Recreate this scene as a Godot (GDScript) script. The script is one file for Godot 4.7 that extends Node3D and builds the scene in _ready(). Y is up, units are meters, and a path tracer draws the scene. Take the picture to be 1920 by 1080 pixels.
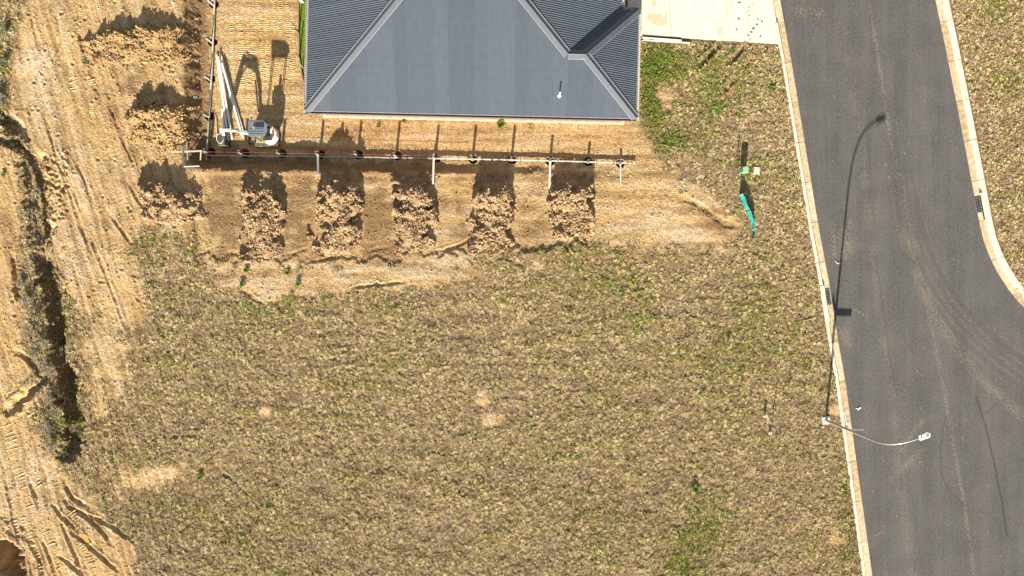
extends Node3D
# A building plot seen from straight above: x to the right, z down the picture, y up, metres.
# Places are surveyed in a plan of 30 units to the metre (960, 540 is the plan's origin).

const CAM_H := 42.7
const U := 30.0
const GS := 0.07
const GX0 := -36.4
const GZ0 := -21.7
const GW := 1041
const GH := 621
const MK := 3
const MW := 347
const MH := 207

var hgt := PackedFloat32Array()
var ground_col := PackedColorArray()
var m_grass: PackedByteArray
var m_green: PackedByteArray
var n_big: PackedByteArray
var n_mid: PackedByteArray
var n_fine: PackedByteArray
var n_grain: PackedByteArray
var natural := PackedFloat32Array()
var s_along: PackedByteArray
var s_across: PackedByteArray
var rng := RandomNumberGenerator.new()
var mats := {}
var taken := {}
var wander := FastNoiseLite.new()

# ------------------------------------------------------------------ helpers
func plan(px: float, py: float, y := 0.0) -> Vector3:      # point at height y over the surveyed spot as the drone saw it
	var k := (1.0 - y / CAM_H) / U
	return Vector3((px - 960.0) * k, y, (py - 540.0) * k)

func on_ground(px: float, py: float) -> Vector3:
	var y := 0.0
	for i in 4:
		var p := plan(px, py, y)
		y = height_at(p.x, p.z)
	return plan(px, py, y)

func height_at(x: float, z: float) -> float:
	var fx := clampf((x - GX0) / GS, 0.0, GW - 1.001)
	var fz := clampf((z - GZ0) / GS, 0.0, GH - 1.001)
	var i := int(fx)
	var j := int(fz)
	var a := fx - i
	var b := fz - j
	var k := j * GW + i
	return lerpf(lerpf(hgt[k], hgt[k + 1], a), lerpf(hgt[k + GW], hgt[k + GW + 1], a), b)

func cell(x: float, z: float) -> int:
	return clampi(int((z - GZ0) / GS), 0, GH - 1) * GW + clampi(int((x - GX0) / GS), 0, GW - 1)

func numbered(called: String) -> String:
	if not taken.has(called):
		taken[called] = 0
		return called
	taken[called] += 1
	return "%s_%03d" % [called, taken[called]]

func tag(o: Node, label: String, category: String, group := "", kind := "") -> Node:
	if label: o.set_meta("label", label)
	if category: o.set_meta("category", category)
	if group: o.set_meta("group", group)
	if kind: o.set_meta("kind", kind)
	return o

func thing(called: String, label: String, category: String, at := Vector3.ZERO, group := "", turn := 0.0) -> Node3D:
	var o := Node3D.new()
	o.name = numbered(called)
	add_child(o)
	o.position = at
	o.rotation.y = turn
	tag(o, label, category, group)
	return o

func structure(called: String) -> Node3D:
	var o := Node3D.new()
	o.name = numbered(called)
	add_child(o)
	o.set_meta("kind", "structure")
	return o

func shape() -> SurfaceTool:
	var st := SurfaceTool.new()
	st.begin(Mesh.PRIMITIVE_TRIANGLES)
	return st

func put(called: String, st: SurfaceTool, material: Material, parent: Node) -> MeshInstance3D:
	var o := MeshInstance3D.new()
	o.name = called
	o.mesh = st.commit()
	o.material_override = material
	parent.add_child(o, true)
	return o

func put_mesh(called: String, mesh: Mesh, material: Material, parent: Node) -> MeshInstance3D:
	var o := MeshInstance3D.new()
	o.name = called
	o.mesh = mesh
	o.material_override = material
	parent.add_child(o, true)
	return o

func top(called: String, st: SurfaceTool, material: Material, label: String, category: String, group := "", kind := "") -> MeshInstance3D:
	var o := put(numbered(called), st, material, self)
	tag(o, label, category, group, kind)
	return o

func tri(st: SurfaceTool, a: Vector3, b: Vector3, c: Vector3) -> void:
	var n := (c - a).cross(b - a).normalized()
	st.set_normal(n); st.add_vertex(a)
	st.set_normal(n); st.add_vertex(b)
	st.set_normal(n); st.add_vertex(c)

func quad(st: SurfaceTool, a: Vector3, b: Vector3, c: Vector3, d: Vector3) -> void:
	tri(st, a, b, c)
	tri(st, a, c, d)

func box(st: SurfaceTool, c: Vector3, s: Vector3, b := Basis.IDENTITY) -> void:
	var x := b.x * s.x * 0.5
	var y := b.y * s.y * 0.5
	var z := b.z * s.z * 0.5
	quad(st, c - x + y - z, c + x + y - z, c + x + y + z, c - x + y + z)
	quad(st, c - x - y + z, c + x - y + z, c + x - y - z, c - x - y - z)
	quad(st, c - x + y + z, c + x + y + z, c + x - y + z, c - x - y + z)
	quad(st, c + x + y - z, c - x + y - z, c - x - y - z, c + x - y - z)
	quad(st, c + x + y + z, c + x + y - z, c + x - y - z, c + x - y + z)
	quad(st, c - x + y - z, c - x + y + z, c - x - y + z, c - x - y - z)

func frame(a: Vector3, b: Vector3) -> Basis:               # x along a to b, y as upright as it can be
	var x := (b - a).normalized()
	var y := Vector3.UP
	if absf(x.y) > 0.98: y = Vector3.BACK
	var z := x.cross(y).normalized()
	y = z.cross(x).normalized()
	return Basis(x, y, z)

func bar(st: SurfaceTool, a: Vector3, b: Vector3, wide: float, high: float) -> void:
	box(st, (a + b) * 0.5, Vector3(a.distance_to(b), high, wide), frame(a, b))

func tube(st: SurfaceTool, a: Vector3, b: Vector3, r0: float, r1 := -1.0, n := 10, caps := true) -> void:
	if r1 < 0.0: r1 = r0
	var f := frame(a, b)
	for i in n:
		var t0 := TAU * i / n
		var t1 := TAU * (i + 1) / n
		var d0 := f.y * cos(t0) + f.z * sin(t0)
		var d1 := f.y * cos(t1) + f.z * sin(t1)
		var v := [a + d0 * r0, a + d1 * r0, b + d1 * r1, b + d0 * r1]
		var nn := [d0, d1, d1, d0]
		for k in [0, 2, 1, 0, 3, 2]:
			st.set_normal(nn[k]); st.add_vertex(v[k])
		if caps:
			tri(st, a, v[0], v[1])
			tri(st, b, v[2], v[3])

func chain(st: SurfaceTool, pts: Array, r: float, n := 8) -> void:
	for i in pts.size() - 1:
		tube(st, pts[i], pts[i + 1], r, r, n)

func prism(st: SurfaceTool, poly: PackedVector2Array, deep: float, xf: Transform3D) -> void:   # outline in xy, thickness along z
	var idx := Geometry2D.triangulate_polygon(poly)
	var h := deep * 0.5
	for k in range(0, idx.size(), 3):
		var p: Array = []
		for m in 3:
			p.append(poly[idx[k + m]])
		tri(st, xf * Vector3(p[0].x, p[0].y, h), xf * Vector3(p[1].x, p[1].y, h), xf * Vector3(p[2].x, p[2].y, h))
		tri(st, xf * Vector3(p[0].x, p[0].y, -h), xf * Vector3(p[2].x, p[2].y, -h), xf * Vector3(p[1].x, p[1].y, -h))
	for i in poly.size():
		var a := poly[i]
		var b := poly[(i + 1) % poly.size()]
		quad(st, xf * Vector3(a.x, a.y, h), xf * Vector3(b.x, b.y, h), xf * Vector3(b.x, b.y, -h), xf * Vector3(a.x, a.y, -h))

func slab(st: SurfaceTool, poly: PackedVector2Array, y0: float, y1: float) -> void:   # outline in xz, from y0 up to y1
	prism(st, poly, y1 - y0, Transform3D(Basis(Vector3(1, 0, 0), Vector3(0, 0, 1), Vector3(0, -1, 0)), Vector3(0, (y0 + y1) * 0.5, 0)))

func lin(r: float, g: float, b: float) -> Color:
	return Color(r, g, b).linear_to_srgb()

func noise_tex(freq: float, low: Color, high: Color, seed_: int, size := 512, octaves := 4) -> NoiseTexture2D:
	var n := FastNoiseLite.new()
	n.seed = seed_
	n.frequency = freq
	n.fractal_octaves = octaves
	var t := NoiseTexture2D.new()
	t.width = size
	t.height = size
	t.seamless = true
	t.noise = n
	var g := Gradient.new()
	g.set_color(0, low)
	g.set_color(1, high)
	t.color_ramp = g
	return t

func bump_tex(freq: float, seed_: int, strength := 6.0) -> NoiseTexture2D:
	var n := FastNoiseLite.new()
	n.seed = seed_
	n.frequency = freq
	n.fractal_octaves = 4
	var t := NoiseTexture2D.new()
	t.width = 512
	t.height = 512
	t.seamless = true
	t.noise = n
	t.as_normal_map = true
	t.bump_strength = strength
	return t

func mat(key: String, r: float, g: float, b: float, rough := 0.8, metal := 0.0, vary := 0.12, scale_ := 0.6) -> StandardMaterial3D:
	if mats.has(key): return mats[key]
	var m := StandardMaterial3D.new()
	m.albedo_color = lin(r, g, b)
	m.roughness = rough
	m.metallic = metal
	if vary > 0.0:
		var vkey := "_v%d" % int(vary * 100)
		if not mats.has(vkey):
			mats[vkey] = noise_tex(0.012, Color(1.0 - vary * 2.0, 1.0 - vary * 2.0, 1.0 - vary * 2.2), Color(1, 1, 1), int(vary * 1000))
		m.albedo_texture = mats[vkey]
		m.uv1_triplanar = true
		m.uv1_scale = Vector3.ONE * scale_
	mats[key] = m
	return m

func vertex_mat(key: String, rough := 0.95) -> StandardMaterial3D:
	if mats.has(key): return mats[key]
	var m := StandardMaterial3D.new()
	m.vertex_color_use_as_albedo = true
	m.roughness = rough
	m.metallic_specular = 0.2
	mats[key] = m
	return m

# ------------------------------------------------------------------ the day
func make_light() -> void:
	var cam := Camera3D.new()
	cam.name = "camera"
	add_child(cam)
	cam.position = Vector3(0, CAM_H, 0)
	cam.rotation_degrees = Vector3(-90, 0, 0)
	cam.fov = rad_to_deg(2.0 * atan(18.0 / CAM_H))
	cam.near = 0.1
	cam.far = 1500.0
	cam.current = true
	var e := Environment.new()
	e.background_mode = Environment.BG_SKY
	var sky := Sky.new()
	var sm := ProceduralSkyMaterial.new()
	sm.sky_top_color = Color(0.60, 0.615, 0.64)
	sm.sky_horizon_color = Color(0.86, 0.825, 0.76)
	sm.sky_curve = 0.12
	sm.ground_bottom_color = Color(0.35, 0.29, 0.2)
	sm.ground_horizon_color = Color(0.6, 0.62, 0.62)
	sm.sun_angle_max = 0.0
	sky.sky_material = sm
	e.sky = sky
	e.background_energy_multiplier = 0.42
	e.tonemap_mode = Environment.TONE_MAPPER_LINEAR
	e.tonemap_exposure = 3.1
	e.sdfgi_enabled = true
	e.ssao_enabled = true
	e.ssil_enabled = true
	var we := WorldEnvironment.new()
	we.name = "environment"
	we.environment = e
	add_child(we)
	var sun := DirectionalLight3D.new()
	sun.name = "sun"
	add_child(sun)
	var el := deg_to_rad(22.5)
	var travel := Vector3(0.101 * cos(el), -sin(el), -0.995 * cos(el))
	sun.look_at_from_position(-travel * 60.0, Vector3.ZERO, Vector3.UP)
	sun.light_color = Color(1.0, 0.94, 0.84)
	sun.light_energy = 1.6
	sun.light_angular_distance = 0.5
	sun.shadow_enabled = true

# ------------------------------------------------------------------ ground
const NAT := [[-300.0, 1.0], [250.0, 1.0], [380.0, 0.86], [600.0, 0.78], [700.0, 0.52], [850.0, 0.32], [1050.0, 0.22], [1200.0, 0.02], [1260.0, 0.0], [2400.0, 0.0]]

func nat(px: float) -> float:
	for i in NAT.size() - 1:
		if px < NAT[i + 1][0]:
			return lerpf(NAT[i][1], NAT[i + 1][1], clampf((px - NAT[i][0]) / (NAT[i + 1][0] - NAT[i][0]), 0.0, 1.0))
	return 0.0

func lot(px: float, py: float) -> Vector2:                 # surveyed spot on the natural ground, as plan units
	var k := 1.0 - nat(px) / CAM_H
	return Vector2(960.0 + (px - 960.0) * k, 540.0 + (py - 540.0) * k)

func noise_bytes(freq: float, seed_: int, octaves := 3, kind := FastNoiseLite.TYPE_SIMPLEX_SMOOTH) -> PackedByteArray:
	var n := FastNoiseLite.new()
	n.seed = seed_
	n.noise_type = kind
	n.frequency = freq
	n.fractal_octaves = octaves
	return n.get_image(GW, GH).get_data()

func streak_bytes(freq: float, seed_: int, across: bool, pull: int, octaves := 3) -> PackedByteArray:   # noise drawn out along x or z
	var n := FastNoiseLite.new()
	n.seed = seed_
	n.frequency = freq
	n.fractal_octaves = octaves
	var im := n.get_image(GW / pull + 1 if across else GW, GH if across else GH / pull + 1)
	im.resize(GW, GH, Image.INTERPOLATE_CUBIC)
	return im.get_data()

func mask(v := 0.0) -> PackedFloat32Array:
	var a := PackedFloat32Array()
	a.resize(MW * MH)
	a.fill(v)
	return a

func mask_poly(a: PackedFloat32Array, pts: Array, v: float) -> void:
	var cs := GS * MK
	var poly: PackedVector2Array = []
	for p in pts:
		var q := lot(p[0], p[1])
		poly.append(Vector2(((q.x - 960.0) / U - GX0) / cs, ((q.y - 540.0) / U - GZ0) / cs))
	for j in MH:
		var xs: Array[float] = []
		for i in poly.size():
			var p0 := poly[i]
			var p1 := poly[(i + 1) % poly.size()]
			if (p0.y <= j) != (p1.y <= j):
				xs.append(p0.x + (j - p0.y) / (p1.y - p0.y) * (p1.x - p0.x))
		xs.sort()
		for k in range(0, xs.size() - 1, 2):
			for i in range(maxi(0, ceili(xs[k])), mini(MW, floori(xs[k + 1]) + 1)):
				a[j * MW + i] = v

func mask_blob(a: PackedFloat32Array, px: float, py: float, rx: float, ry: float, v: float, turn := 0.0) -> void:
	var cs := GS * MK
	var q := lot(px, py)
	var cx := ((q.x - 960.0) / U - GX0) / cs
	var cy := ((q.y - 540.0) / U - GZ0) / cs
	rx /= U * cs
	ry /= U * cs
	var r := maxf(rx, ry) * 1.7
	var c := cos(deg_to_rad(turn))
	var s := sin(deg_to_rad(turn))
	for j in range(maxi(0, int(cy - r)), mini(MH, int(cy + r) + 2)):
		for i in range(maxi(0, int(cx - r)), mini(MW, int(cx + r) + 2)):
			var dx := i - cx
			var dy := j - cy
			var ux := (dx * c + dy * s) / rx
			var uy := (-dx * s + dy * c) / ry
			a[j * MW + i] += v * exp(-1.2 * (ux * ux + uy * uy))

func spread(a: PackedFloat32Array, soft := 3) -> PackedByteArray:     # to the full grid
	var b := PackedByteArray()
	b.resize(MW * MH)
	for i in a.size():
		b[i] = clampi(int(a[i] * 255.0), 0, 255)
	var im := Image.create_from_data(MW, MH, false, Image.FORMAT_L8, b)
	if soft > 1: im.resize(MW / soft, MH / soft, Image.INTERPOLATE_LANCZOS)
	im.resize(GW, GH, Image.INTERPOLATE_CUBIC)
	return im.get_data()

func groove(pts: Array, wide: float, deep: float, rim := 0.25) -> void:   # wide in metres (half width); a rut with a pushed-up rim
	var raw: Array[Vector2] = []
	for p in pts:
		var l := lot(p[0], p[1])
		raw.append(Vector2((l.x - 960.0) / U, (l.y - 540.0) / U))
	var q: Array[Vector2] = []
	for s in raw.size() - 1:
		var pa := raw[maxi(s - 1, 0)]
		var pd := raw[mini(s + 2, raw.size() - 1)]
		var n := maxi(2, int(raw[s].distance_to(raw[s + 1]) / 0.3))
		for k in n:
			q.append(raw[s].cubic_interpolate(raw[s + 1], pa, pd, float(k) / n) + Vector2(wander.get_noise_2d(raw[s].x * 9.0 + k * 0.9, raw[s].y), wander.get_noise_2d(raw[s].x, 50.0 + raw[s].y * 7.0 + k * 0.9)) * minf(0.12, wide * 0.35))
	q.append(raw[-1])
	var done := {}
	for s in q.size() - 1:
		var a := q[s]
		var b := q[s + 1]
		var end := minf(1.0, minf(s + 1.0, q.size() - 1.0 - s) / 3.0)
		var r := wide * 2.0
		var i0 := maxi(1, int((minf(a.x, b.x) - r - GX0) / GS))
		var i1 := mini(GW - 2, int((maxf(a.x, b.x) + r - GX0) / GS) + 1)
		var j0 := maxi(1, int((minf(a.y, b.y) - r - GZ0) / GS))
		var j1 := mini(GH - 2, int((maxf(a.y, b.y) + r - GZ0) / GS) + 1)
		var d := b - a
		var l2 := maxf(d.length_squared(), 0.0001)
		for j in range(j0, j1 + 1):
			for i in range(i0, i1 + 1):
				var p := Vector2(GX0 + i * GS, GZ0 + j * GS)
				var t := clampf((p - a).dot(d) / l2, 0.0, 1.0)
				var k := j * GW + i
				var x := (p - a - d * t).length() / wide * (1.0 + (n_mid[k] / 255.0 - 0.5) * 1.0 + (n_fine[k] / 255.0 - 0.5) * 0.4)
				var dh := 0.0
				if x < 1.0:
					dh = -deep * end * (1.0 - x * x * x) * (0.65 + 0.7 * n_mid[k] / 255.0)
				elif x < 1.9:
					dh = deep * end * rim * sin((x - 1.0) / 0.9 * PI)
				else:
					continue
				if not done.has(k): done[k] = dh
				elif dh < 0.0: done[k] = minf(done[k], dh)
				elif done[k] > 0.0: done[k] = maxf(done[k], dh)
	for k in done:
		hgt[k] += done[k]

func pit(px: float, py: float, r: float, deep: float, base := -1.0) -> void:
	var k := 1.0 - (nat(px) if base < 0.0 else base) / CAM_H
	var c := Vector2((px - 960.0) * k / U, (py - 540.0) * k / U)
	for j in range(int((c.y - r - 0.2 - GZ0) / GS), int((c.y + r + 0.2 - GZ0) / GS) + 2):
		for i in range(int((c.x - r - 0.2 - GX0) / GS), int((c.x + r + 0.2 - GX0) / GS) + 2):
			if i < 1 or j < 1 or i > GW - 2 or j > GH - 2: continue
			var d := Vector2(GX0 + i * GS, GZ0 + j * GS).distance_to(c)
			if d < r: hgt[j * GW + i] -= deep
			elif d < r + 0.12: hgt[j * GW + i] += 0.02

func left_edge(py: float) -> float:                        # edge of the asphalt on the lot's side
	return curve_x([[-700.0, 1340.0], [0.0, 1464.0], [120.0, 1486.0], [430.0, 1537.0], [520.0, 1554.0], [640.0, 1573.0], [720.0, 1587.0], [1080.0, 1637.0], [1900.0, 1750.0]], py)

func right_edge(py: float) -> float:
	return curve_x([[-700.0, 1612.0], [0.0, 1756.0], [90.0, 1775.0], [215.0, 1800.0], [330.0, 1822.0], [410.0, 1837.0], [450.0, 1846.0], [480.0, 1857.0], [510.0, 1872.0], [540.0, 1891.0], [565.0, 1911.0], [590.0, 1936.0], [612.0, 1965.0], [640.0, 2015.0], [665.0, 2090.0], [700.0, 2300.0], [740.0, 3000.0]], py)

func curve_x(p: Array, y: float) -> float:
	if y <= p[0][0]: return p[0][1]
	for i in p.size() - 1:
		if y < p[i + 1][0]:
			return lerpf(p[i][1], p[i + 1][1], (y - p[i][0]) / (p[i + 1][0] - p[i][0]))
	return p[-1][1]

func make_ground() -> void:
	n_big = noise_bytes(0.011, 3, 3)
	n_mid = noise_bytes(0.05, 7, 3)
	n_fine = noise_bytes(0.16, 11, 2)
	n_grain = noise_bytes(0.42, 19, 2)
	s_along = streak_bytes(0.12, 51, false, 14)
	s_across = streak_bytes(0.10, 52, true, 12)
	wander.seed = 5
	wander.frequency = 0.35
	# what covers the soil
	var grass := mask(1.0)
	mask_poly(grass, [[-80, 240], [35, 290], [30, 420], [35, 520], [45, 600], [50, 690], [70, 740], [55, 800], [95, 860], [130, 900], [190, 960], [232, 1000], [252, 1040], [240, 1240], [-160, 1240], [-160, 240]], 0.0)
	mask_poly(grass, [[50, -100], [40, 20], [28, 80], [12, 150], [18, 215], [60, 290], [85, 380], [95, 470], [115, 540], [150, 580], [190, 570], [215, 600], [235, 612], [262, 612], [277, 570], [240, 480], [252, 425], [300, 420], [368, 440], [378, 500], [470, 505], [560, 490], [650, 500], [760, 500], [860, 485], [980, 465], [1080, 448], [1200, 455], [1330, 455], [1400, 430], [1360, 390], [1300, 345], [1230, 305], [1225, 270], [1195, 240], [1195, -100]], 0.0)
	for b in [[190, 640, 60, 90, -0.4], [160, 780, 50, 60, -0.3], [230, 900, 60, 40, -0.3], [210, 560, 70, 60, -0.3], [300, 500, 60, 60, -0.3], [330, 620, 40, 90, -0.15], [260, 720, 70, 80, -0.28], [240, 830, 70, 60, -0.3], [330, 900, 60, 40, -0.2], [430, 530, 70, 30, -0.4], [560, 530, 80, 36, -0.45], [700, 535, 130, 34, -0.45], [850, 515, 110, 32, -0.45], [1000, 490, 90, 30, -0.35], [1180, 475, 130, 36, -0.5], [1330, 470, 60, 30, -0.35], [1380, 440, 60, 40, -0.25], [1430, 350, 40, 60, -0.15], [1440, 240, 40, 50, -0.2], [600, 640, 120, 60, -0.1], [1440, 900, 80, 60, -0.12]]:
		mask_blob(grass, b[0], b[1], b[2], b[3], b[4])
	mask_blob(grass, 200, 660, 55, 60, -0.55)
	mask_blob(grass, 185, 760, 40, 50, -0.25)
	mask_blob(grass, 290, 890, 50, 18, -0.95, -20)
	mask_blob(grass, 215, 915, 30, 40, -0.35)
	mask_blob(grass, 330, 440, 60, 30, -0.4)
	mask_blob(grass, 500, 530, 90, 24, -0.57)
	mask_blob(grass, 640, 525, 70, 16, -0.855)
	mask_blob(grass, 790, 505, 100, 20, -0.855)
	mask_blob(grass, 500, 548, 26, 14, -1.33, -45)
	mask_blob(grass, 903, 742, 13, 24, -1.235, 20)
	mask_blob(grass, 918, 785, 22, 20, -1.045)
	mask_blob(grass, 1245, 178, 20, 26, -1.425)
	mask_blob(grass, 1300, 300, 60, 14, -0.475)
	mask_blob(grass, 1340, 225, 50, 8, -0.665)
	mask_blob(grass, 1565, 772, 12, 12, -1.52)
	mask_blob(grass, 1480, 985, 14, 10, -0.95)
	mask_blob(grass, 1568, 1010, 16, 34, -0.95)
	mask_blob(grass, 1420, 965, 26, 14, -0.665)
	mask_blob(grass, 495, 770, 26, 14, -0.855, -25)
	mask_blob(grass, 985, 995, 30, 16, -0.57)
	mask_blob(grass, 800, 990, 26, 10, -0.57)
	mask_blob(grass, 1500, 470, 40, 30, -0.2)
	mask_blob(grass, 1500, 620, 30, 24, -0.285)
	mask_blob(grass, 425, 880, 50, 8, -0.665, 15)
	mask_blob(grass, 940, 233, 12, 10, 0.6)
	mask_blob(grass, 640, 228, 70, 6, 0.35)
	mask_blob(grass, 980, 228, 130, 6, 0.4)
	mask_blob(grass, 568, 150, 10, 60, 0.35)
	for p in [[1680, 60], [1900, 260], [1870, 110], [1910, 390], [1840, 30]]:
		mask_blob(grass, p[0], p[1], 16, 12, -0.3)
	for p in [[1328, 106], [1380, 104], [1365, 159]]:
		mask_blob(grass, p[0], p[1], 30, 7, -1.2, 133)
	var green := mask(0.16)
	for b in [[1225, 120, 40, 70, 0.7], [1220, 200, 30, 50, 0.6], [1260, 260, 60, 26, 0.55], [1330, 200, 60, 60, 0.42], [1310, 110, 70, 26, 0.4], [1400, 170, 50, 40, 0.2], [1470, 120, 20, 50, 0.3], [1410, 310, 50, 30, 0.3], [1340, 310, 50, 20, 0.25], [1100, 540, 90, 90, 0.22], [1150, 460, 60, 20, 0.28], [1400, 620, 120, 120, 0.2], [1200, 700, 160, 120, 0.12], [450, 610, 70, 40, 0.22], [520, 560, 60, 40, 0.2], [280, 460, 40, 50, 0.35], [340, 560, 50, 60, 0.18], [300, 940, 70, 40, 0.3], [450, 980, 160, 60, 0.14], [1320, 1000, 60, 50, 0.34], [1280, 1060, 60, 30, 0.4], [1100, 940, 140, 70, 0.16], [1590, 980, 20, 90, 0.4], [1480, 850, 60, 40, 0.16], [700, 560, 160, 40, 0.12], [10, 140, 20, 90, 0.35], [1760, 60, 60, 60, 0.1], [1870, 20, 40, 30, 0.22], [1900, 150, 40, 60, 0.14], [105, 620, 26, 110, 0.4], [130, 780, 30, 70, 0.35], [940, 233, 14, 12, 0.8], [640, 228, 70, 8, 0.3], [980, 228, 130, 8, 0.2], [1000, 850, 200, 40, 0.1]]:
		mask_blob(green, b[0], b[1], b[2], b[3], b[4])
	m_grass = spread(grass)
	m_green = spread(green)
	var clay := mask(0.12)
	for b in [[470, 120, 90, 200, 0.4], [640, 275, 300, 24, 0.35], [330, 100, 40, 40, 0.4], [310, 225, 40, 30, 0.35], [130, 560, 40, 40, 0.5], [265, 585, 22, 28, 0.6], [20, 620, 30, 70, 0.4], [190, 240, 30, 30, 0.4], [850, 350, 60, 40, 0.45], [700, 350, 50, 50, 0.3], [570, 335, 40, 24, 0.4], [1000, 335, 40, 30, 0.35], [420, 335, 40, 20, 0.2], [160, 700, 40, 30, 0.2], [1250, 300, 60, 40, 0.2], [20, 235, 20, 20, 0.5], [600, 990, 120, 40, 0.2], [800, 990, 60, 20, 0.3]]:
		mask_blob(clay, b[0], b[1], b[2], b[3], b[4])
	var clay_b := spread(clay)
	var damp := mask(0.0)
	mask_poly(damp, [[346, -60], [376, -60], [379, 316], [346, 300]], 0.75)
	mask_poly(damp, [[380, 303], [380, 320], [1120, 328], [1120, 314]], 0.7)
	for q in [[382, 448], [527, 588], [674, 736], [814, 883], [963, 1031]]:
		mask_poly(damp, [[q[0], 330], [q[1], 330], [q[1], 478], [q[0], 490]], 0.2 if q[0] < 800 else 0.1)
	for b in [[430, 400, 60, 90, 0.55], [560, 400, 36, 90, 0.5], [705, 410, 34, 80, 0.55], [850, 400, 36, 60, 0.35], [1000, 390, 34, 60, 0.3], [610, 470, 60, 30, 0.45], [750, 470, 50, 20, 0.35], [240, 180, 60, 90, 0.32], [300, 150, 60, 40, 0.25], [230, 340, 60, 60, 0.3], [60, 370, 30, 90, 0.5], [95, 500, 30, 60, 0.5], [120, 700, 30, 120, 0.5], [1320, 405, 50, 16, 0.5], [1350, 415, 40, 14, 0.4], [420, 270, 60, 30, 0.25], [600, 290, 240, 20, 0.25], [640, 300, 300, 12, 0.3], [20, 1060, 40, 50, 0.5], [75, 330, 12, 60, 0.2], [1060, 500, 80, 30, 0.3], [310, 60, 90, 40, 0.2]]:
		mask_blob(damp, b[0], b[1], b[2], b[3], b[4], 35.0 if b[0] == 1320 else 0.0)
	var damp_b := spread(damp)
	var pale := mask(0.1)
	for b in [[60, 110, 40, 50, 0.6], [90, 200, 50, 80, 0.4], [150, 500, 80, 90, 0.4], [200, 640, 50, 60, 0.35], [1280, 440, 80, 30, 0.5], [1230, 400, 50, 30, 0.4], [800, 500, 140, 24, 0.6], [640, 510, 60, 20, 0.5], [340, 455, 50, 24, 0.45], [290, 890, 60, 24, 0.5], [500, 550, 26, 16, 0.7], [903, 742, 14, 26, 0.5], [918, 785, 24, 20, 0.5], [40, 900, 120, 120, 0.4], [1245, 178, 22, 28, 0.4], [160, 60, 30, 40, 0.2], [150, 340, 30, 90, 0.35], [1565, 772, 16, 14, 0.6]]:
		mask_blob(pale, b[0], b[1], b[2], b[3], b[4])
	var pale_b := spread(pale)
	print("masks")
	# heights
	hgt.resize(GW * GH)
	for i in GW:
		natural.append(nat(960.0 + (GX0 + i * GS) * U))
	for j in GH:
		var z := GZ0 + j * GS
		var py := 540.0 + z * U
		var xl := left_edge(py) - 16.0
		var xr := right_edge(py) + 16.0
		var row := j * GW
		for i in GW:
			var px := 960.0 + (GX0 + i * GS) * U
			var k := row + i
			var nm := n_mid[k] / 255.0 - 0.5
			var nf := n_fine[k] / 255.0 - 0.5
			var h := natural[i]
			var onpad := 0.0
			if py < 345.0 and px > 352.0:
				var jit := nm * 12.0 + nf * 5.0
				var a := clampf((px + jit * 0.7 - 357.0) / 21.0, 0.0, 1.0)
				var toe := 303.0 + (px - 380.0) * 0.018
				var b := 1.0 - clampf((py + jit * 0.7 - toe) / 17.0, 0.0, 1.0)
				onpad = a * b
				h *= 1.0 - onpad
			if py > 325.0 and py < 505.0 and px > 372.0 and px < 1120.0:      # the dug bays
				var end := 488.0 - maxf(0.0, px - 700.0) * 0.07 + nm * 34.0
				h -= (0.05 + 0.09 * n_big[k] / 255.0) * smoothstep(325.0, 335.0, py) * (1.0 - smoothstep(end - 3.0, end + 3.0, py)) * smoothstep(372.0, 380.0, px) * (1.0 - smoothstep(1095.0, 1115.0, px))
			var g := m_grass[k] / 255.0
			var rough := lerpf(0.055, 0.10, g) * (1.0 - 0.55 * onpad)
			h += (n_big[k] / 255.0 - 0.5) * 0.16 * (1.0 - onpad) * clampf((1480.0 - px) / 200.0, 0.0, 1.0)
			var ks := row + posmod(i - int(j * 0.28), GW)
			var flow := s_along[ks] / 255.0 - 0.5 if px < 352.0 else s_across[k] / 255.0 - 0.5
			h += nm * rough * 0.9 + nf * lerpf(0.016, 0.075, g) + (n_grain[k] / 255.0 - 0.5) * lerpf(0.016, 0.03, g)
			var mown := g * smoothstep(380.0, 520.0, px) * (1.0 - smoothstep(1330.0, 1460.0, px)) * smoothstep(500.0, 560.0, py) * (1.0 - smoothstep(760.0, 880.0, py))
			h += flow * (0.085 if px < 352.0 else lerpf(0.03, 0.055, mown))
			if px > xl and px < xr:
				h = -0.45
			elif px > xl - 12.0 and px < xr + 12.0:
				h = minf(h, 0.015) * 0.5
			elif py < 92.0 and px > 1196.0 and px < xl + 2.0 and py < 61.0 + (px - 1190.0) * 0.062:
				h = -0.4
			elif px > 590.0 and px < 1178.0 and py < 208.0:
				h = -0.1
			var edge := minf(minf(i, GW - 1 - i), minf(j, GH - 1 - j)) * GS
			if edge < 1.5:
				h = lerpf(-0.05, h, edge / 1.5)
			hgt[k] = h
	print("heights")
	# the watercourse, the ruts and the holes
	groove([[-40, 205], [10, 225], [40, 258]], 0.55, 0.5, 0.1)
	groove([[52, 290], [64, 340], [72, 410], [80, 450]], 0.75, 0.38, 0.05)
	groove([[76, 480], [90, 530], [104, 590], [110, 640]], 0.6, 0.85, 0.06)
	groove([[108, 625], [114, 670], [124, 715]], 0.45, 0.7, 0.06)
	groove([[122, 700], [132, 760], [138, 810], [130, 850]], 0.62, 0.85, 0.06)
	groove([[20, 262], [45, 280], [62, 318], [76, 360], [84, 440]], 0.22, 0.3)
	groove([[-10, 258], [22, 270], [48, 286]], 0.3, 0.35)
	groove([[24, 478], [27, 520], [33, 560]], 0.14, 0.3)
	groove([[15, 770], [50, 742], [85, 705]], 0.35, 0.3)
	groove([[35, 660], [60, 680], [80, 712]], 0.2, 0.15)
	groove([[-30, 1035], [10, 1052], [22, 1095]], 1.0, 1.5, 0.05)
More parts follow.
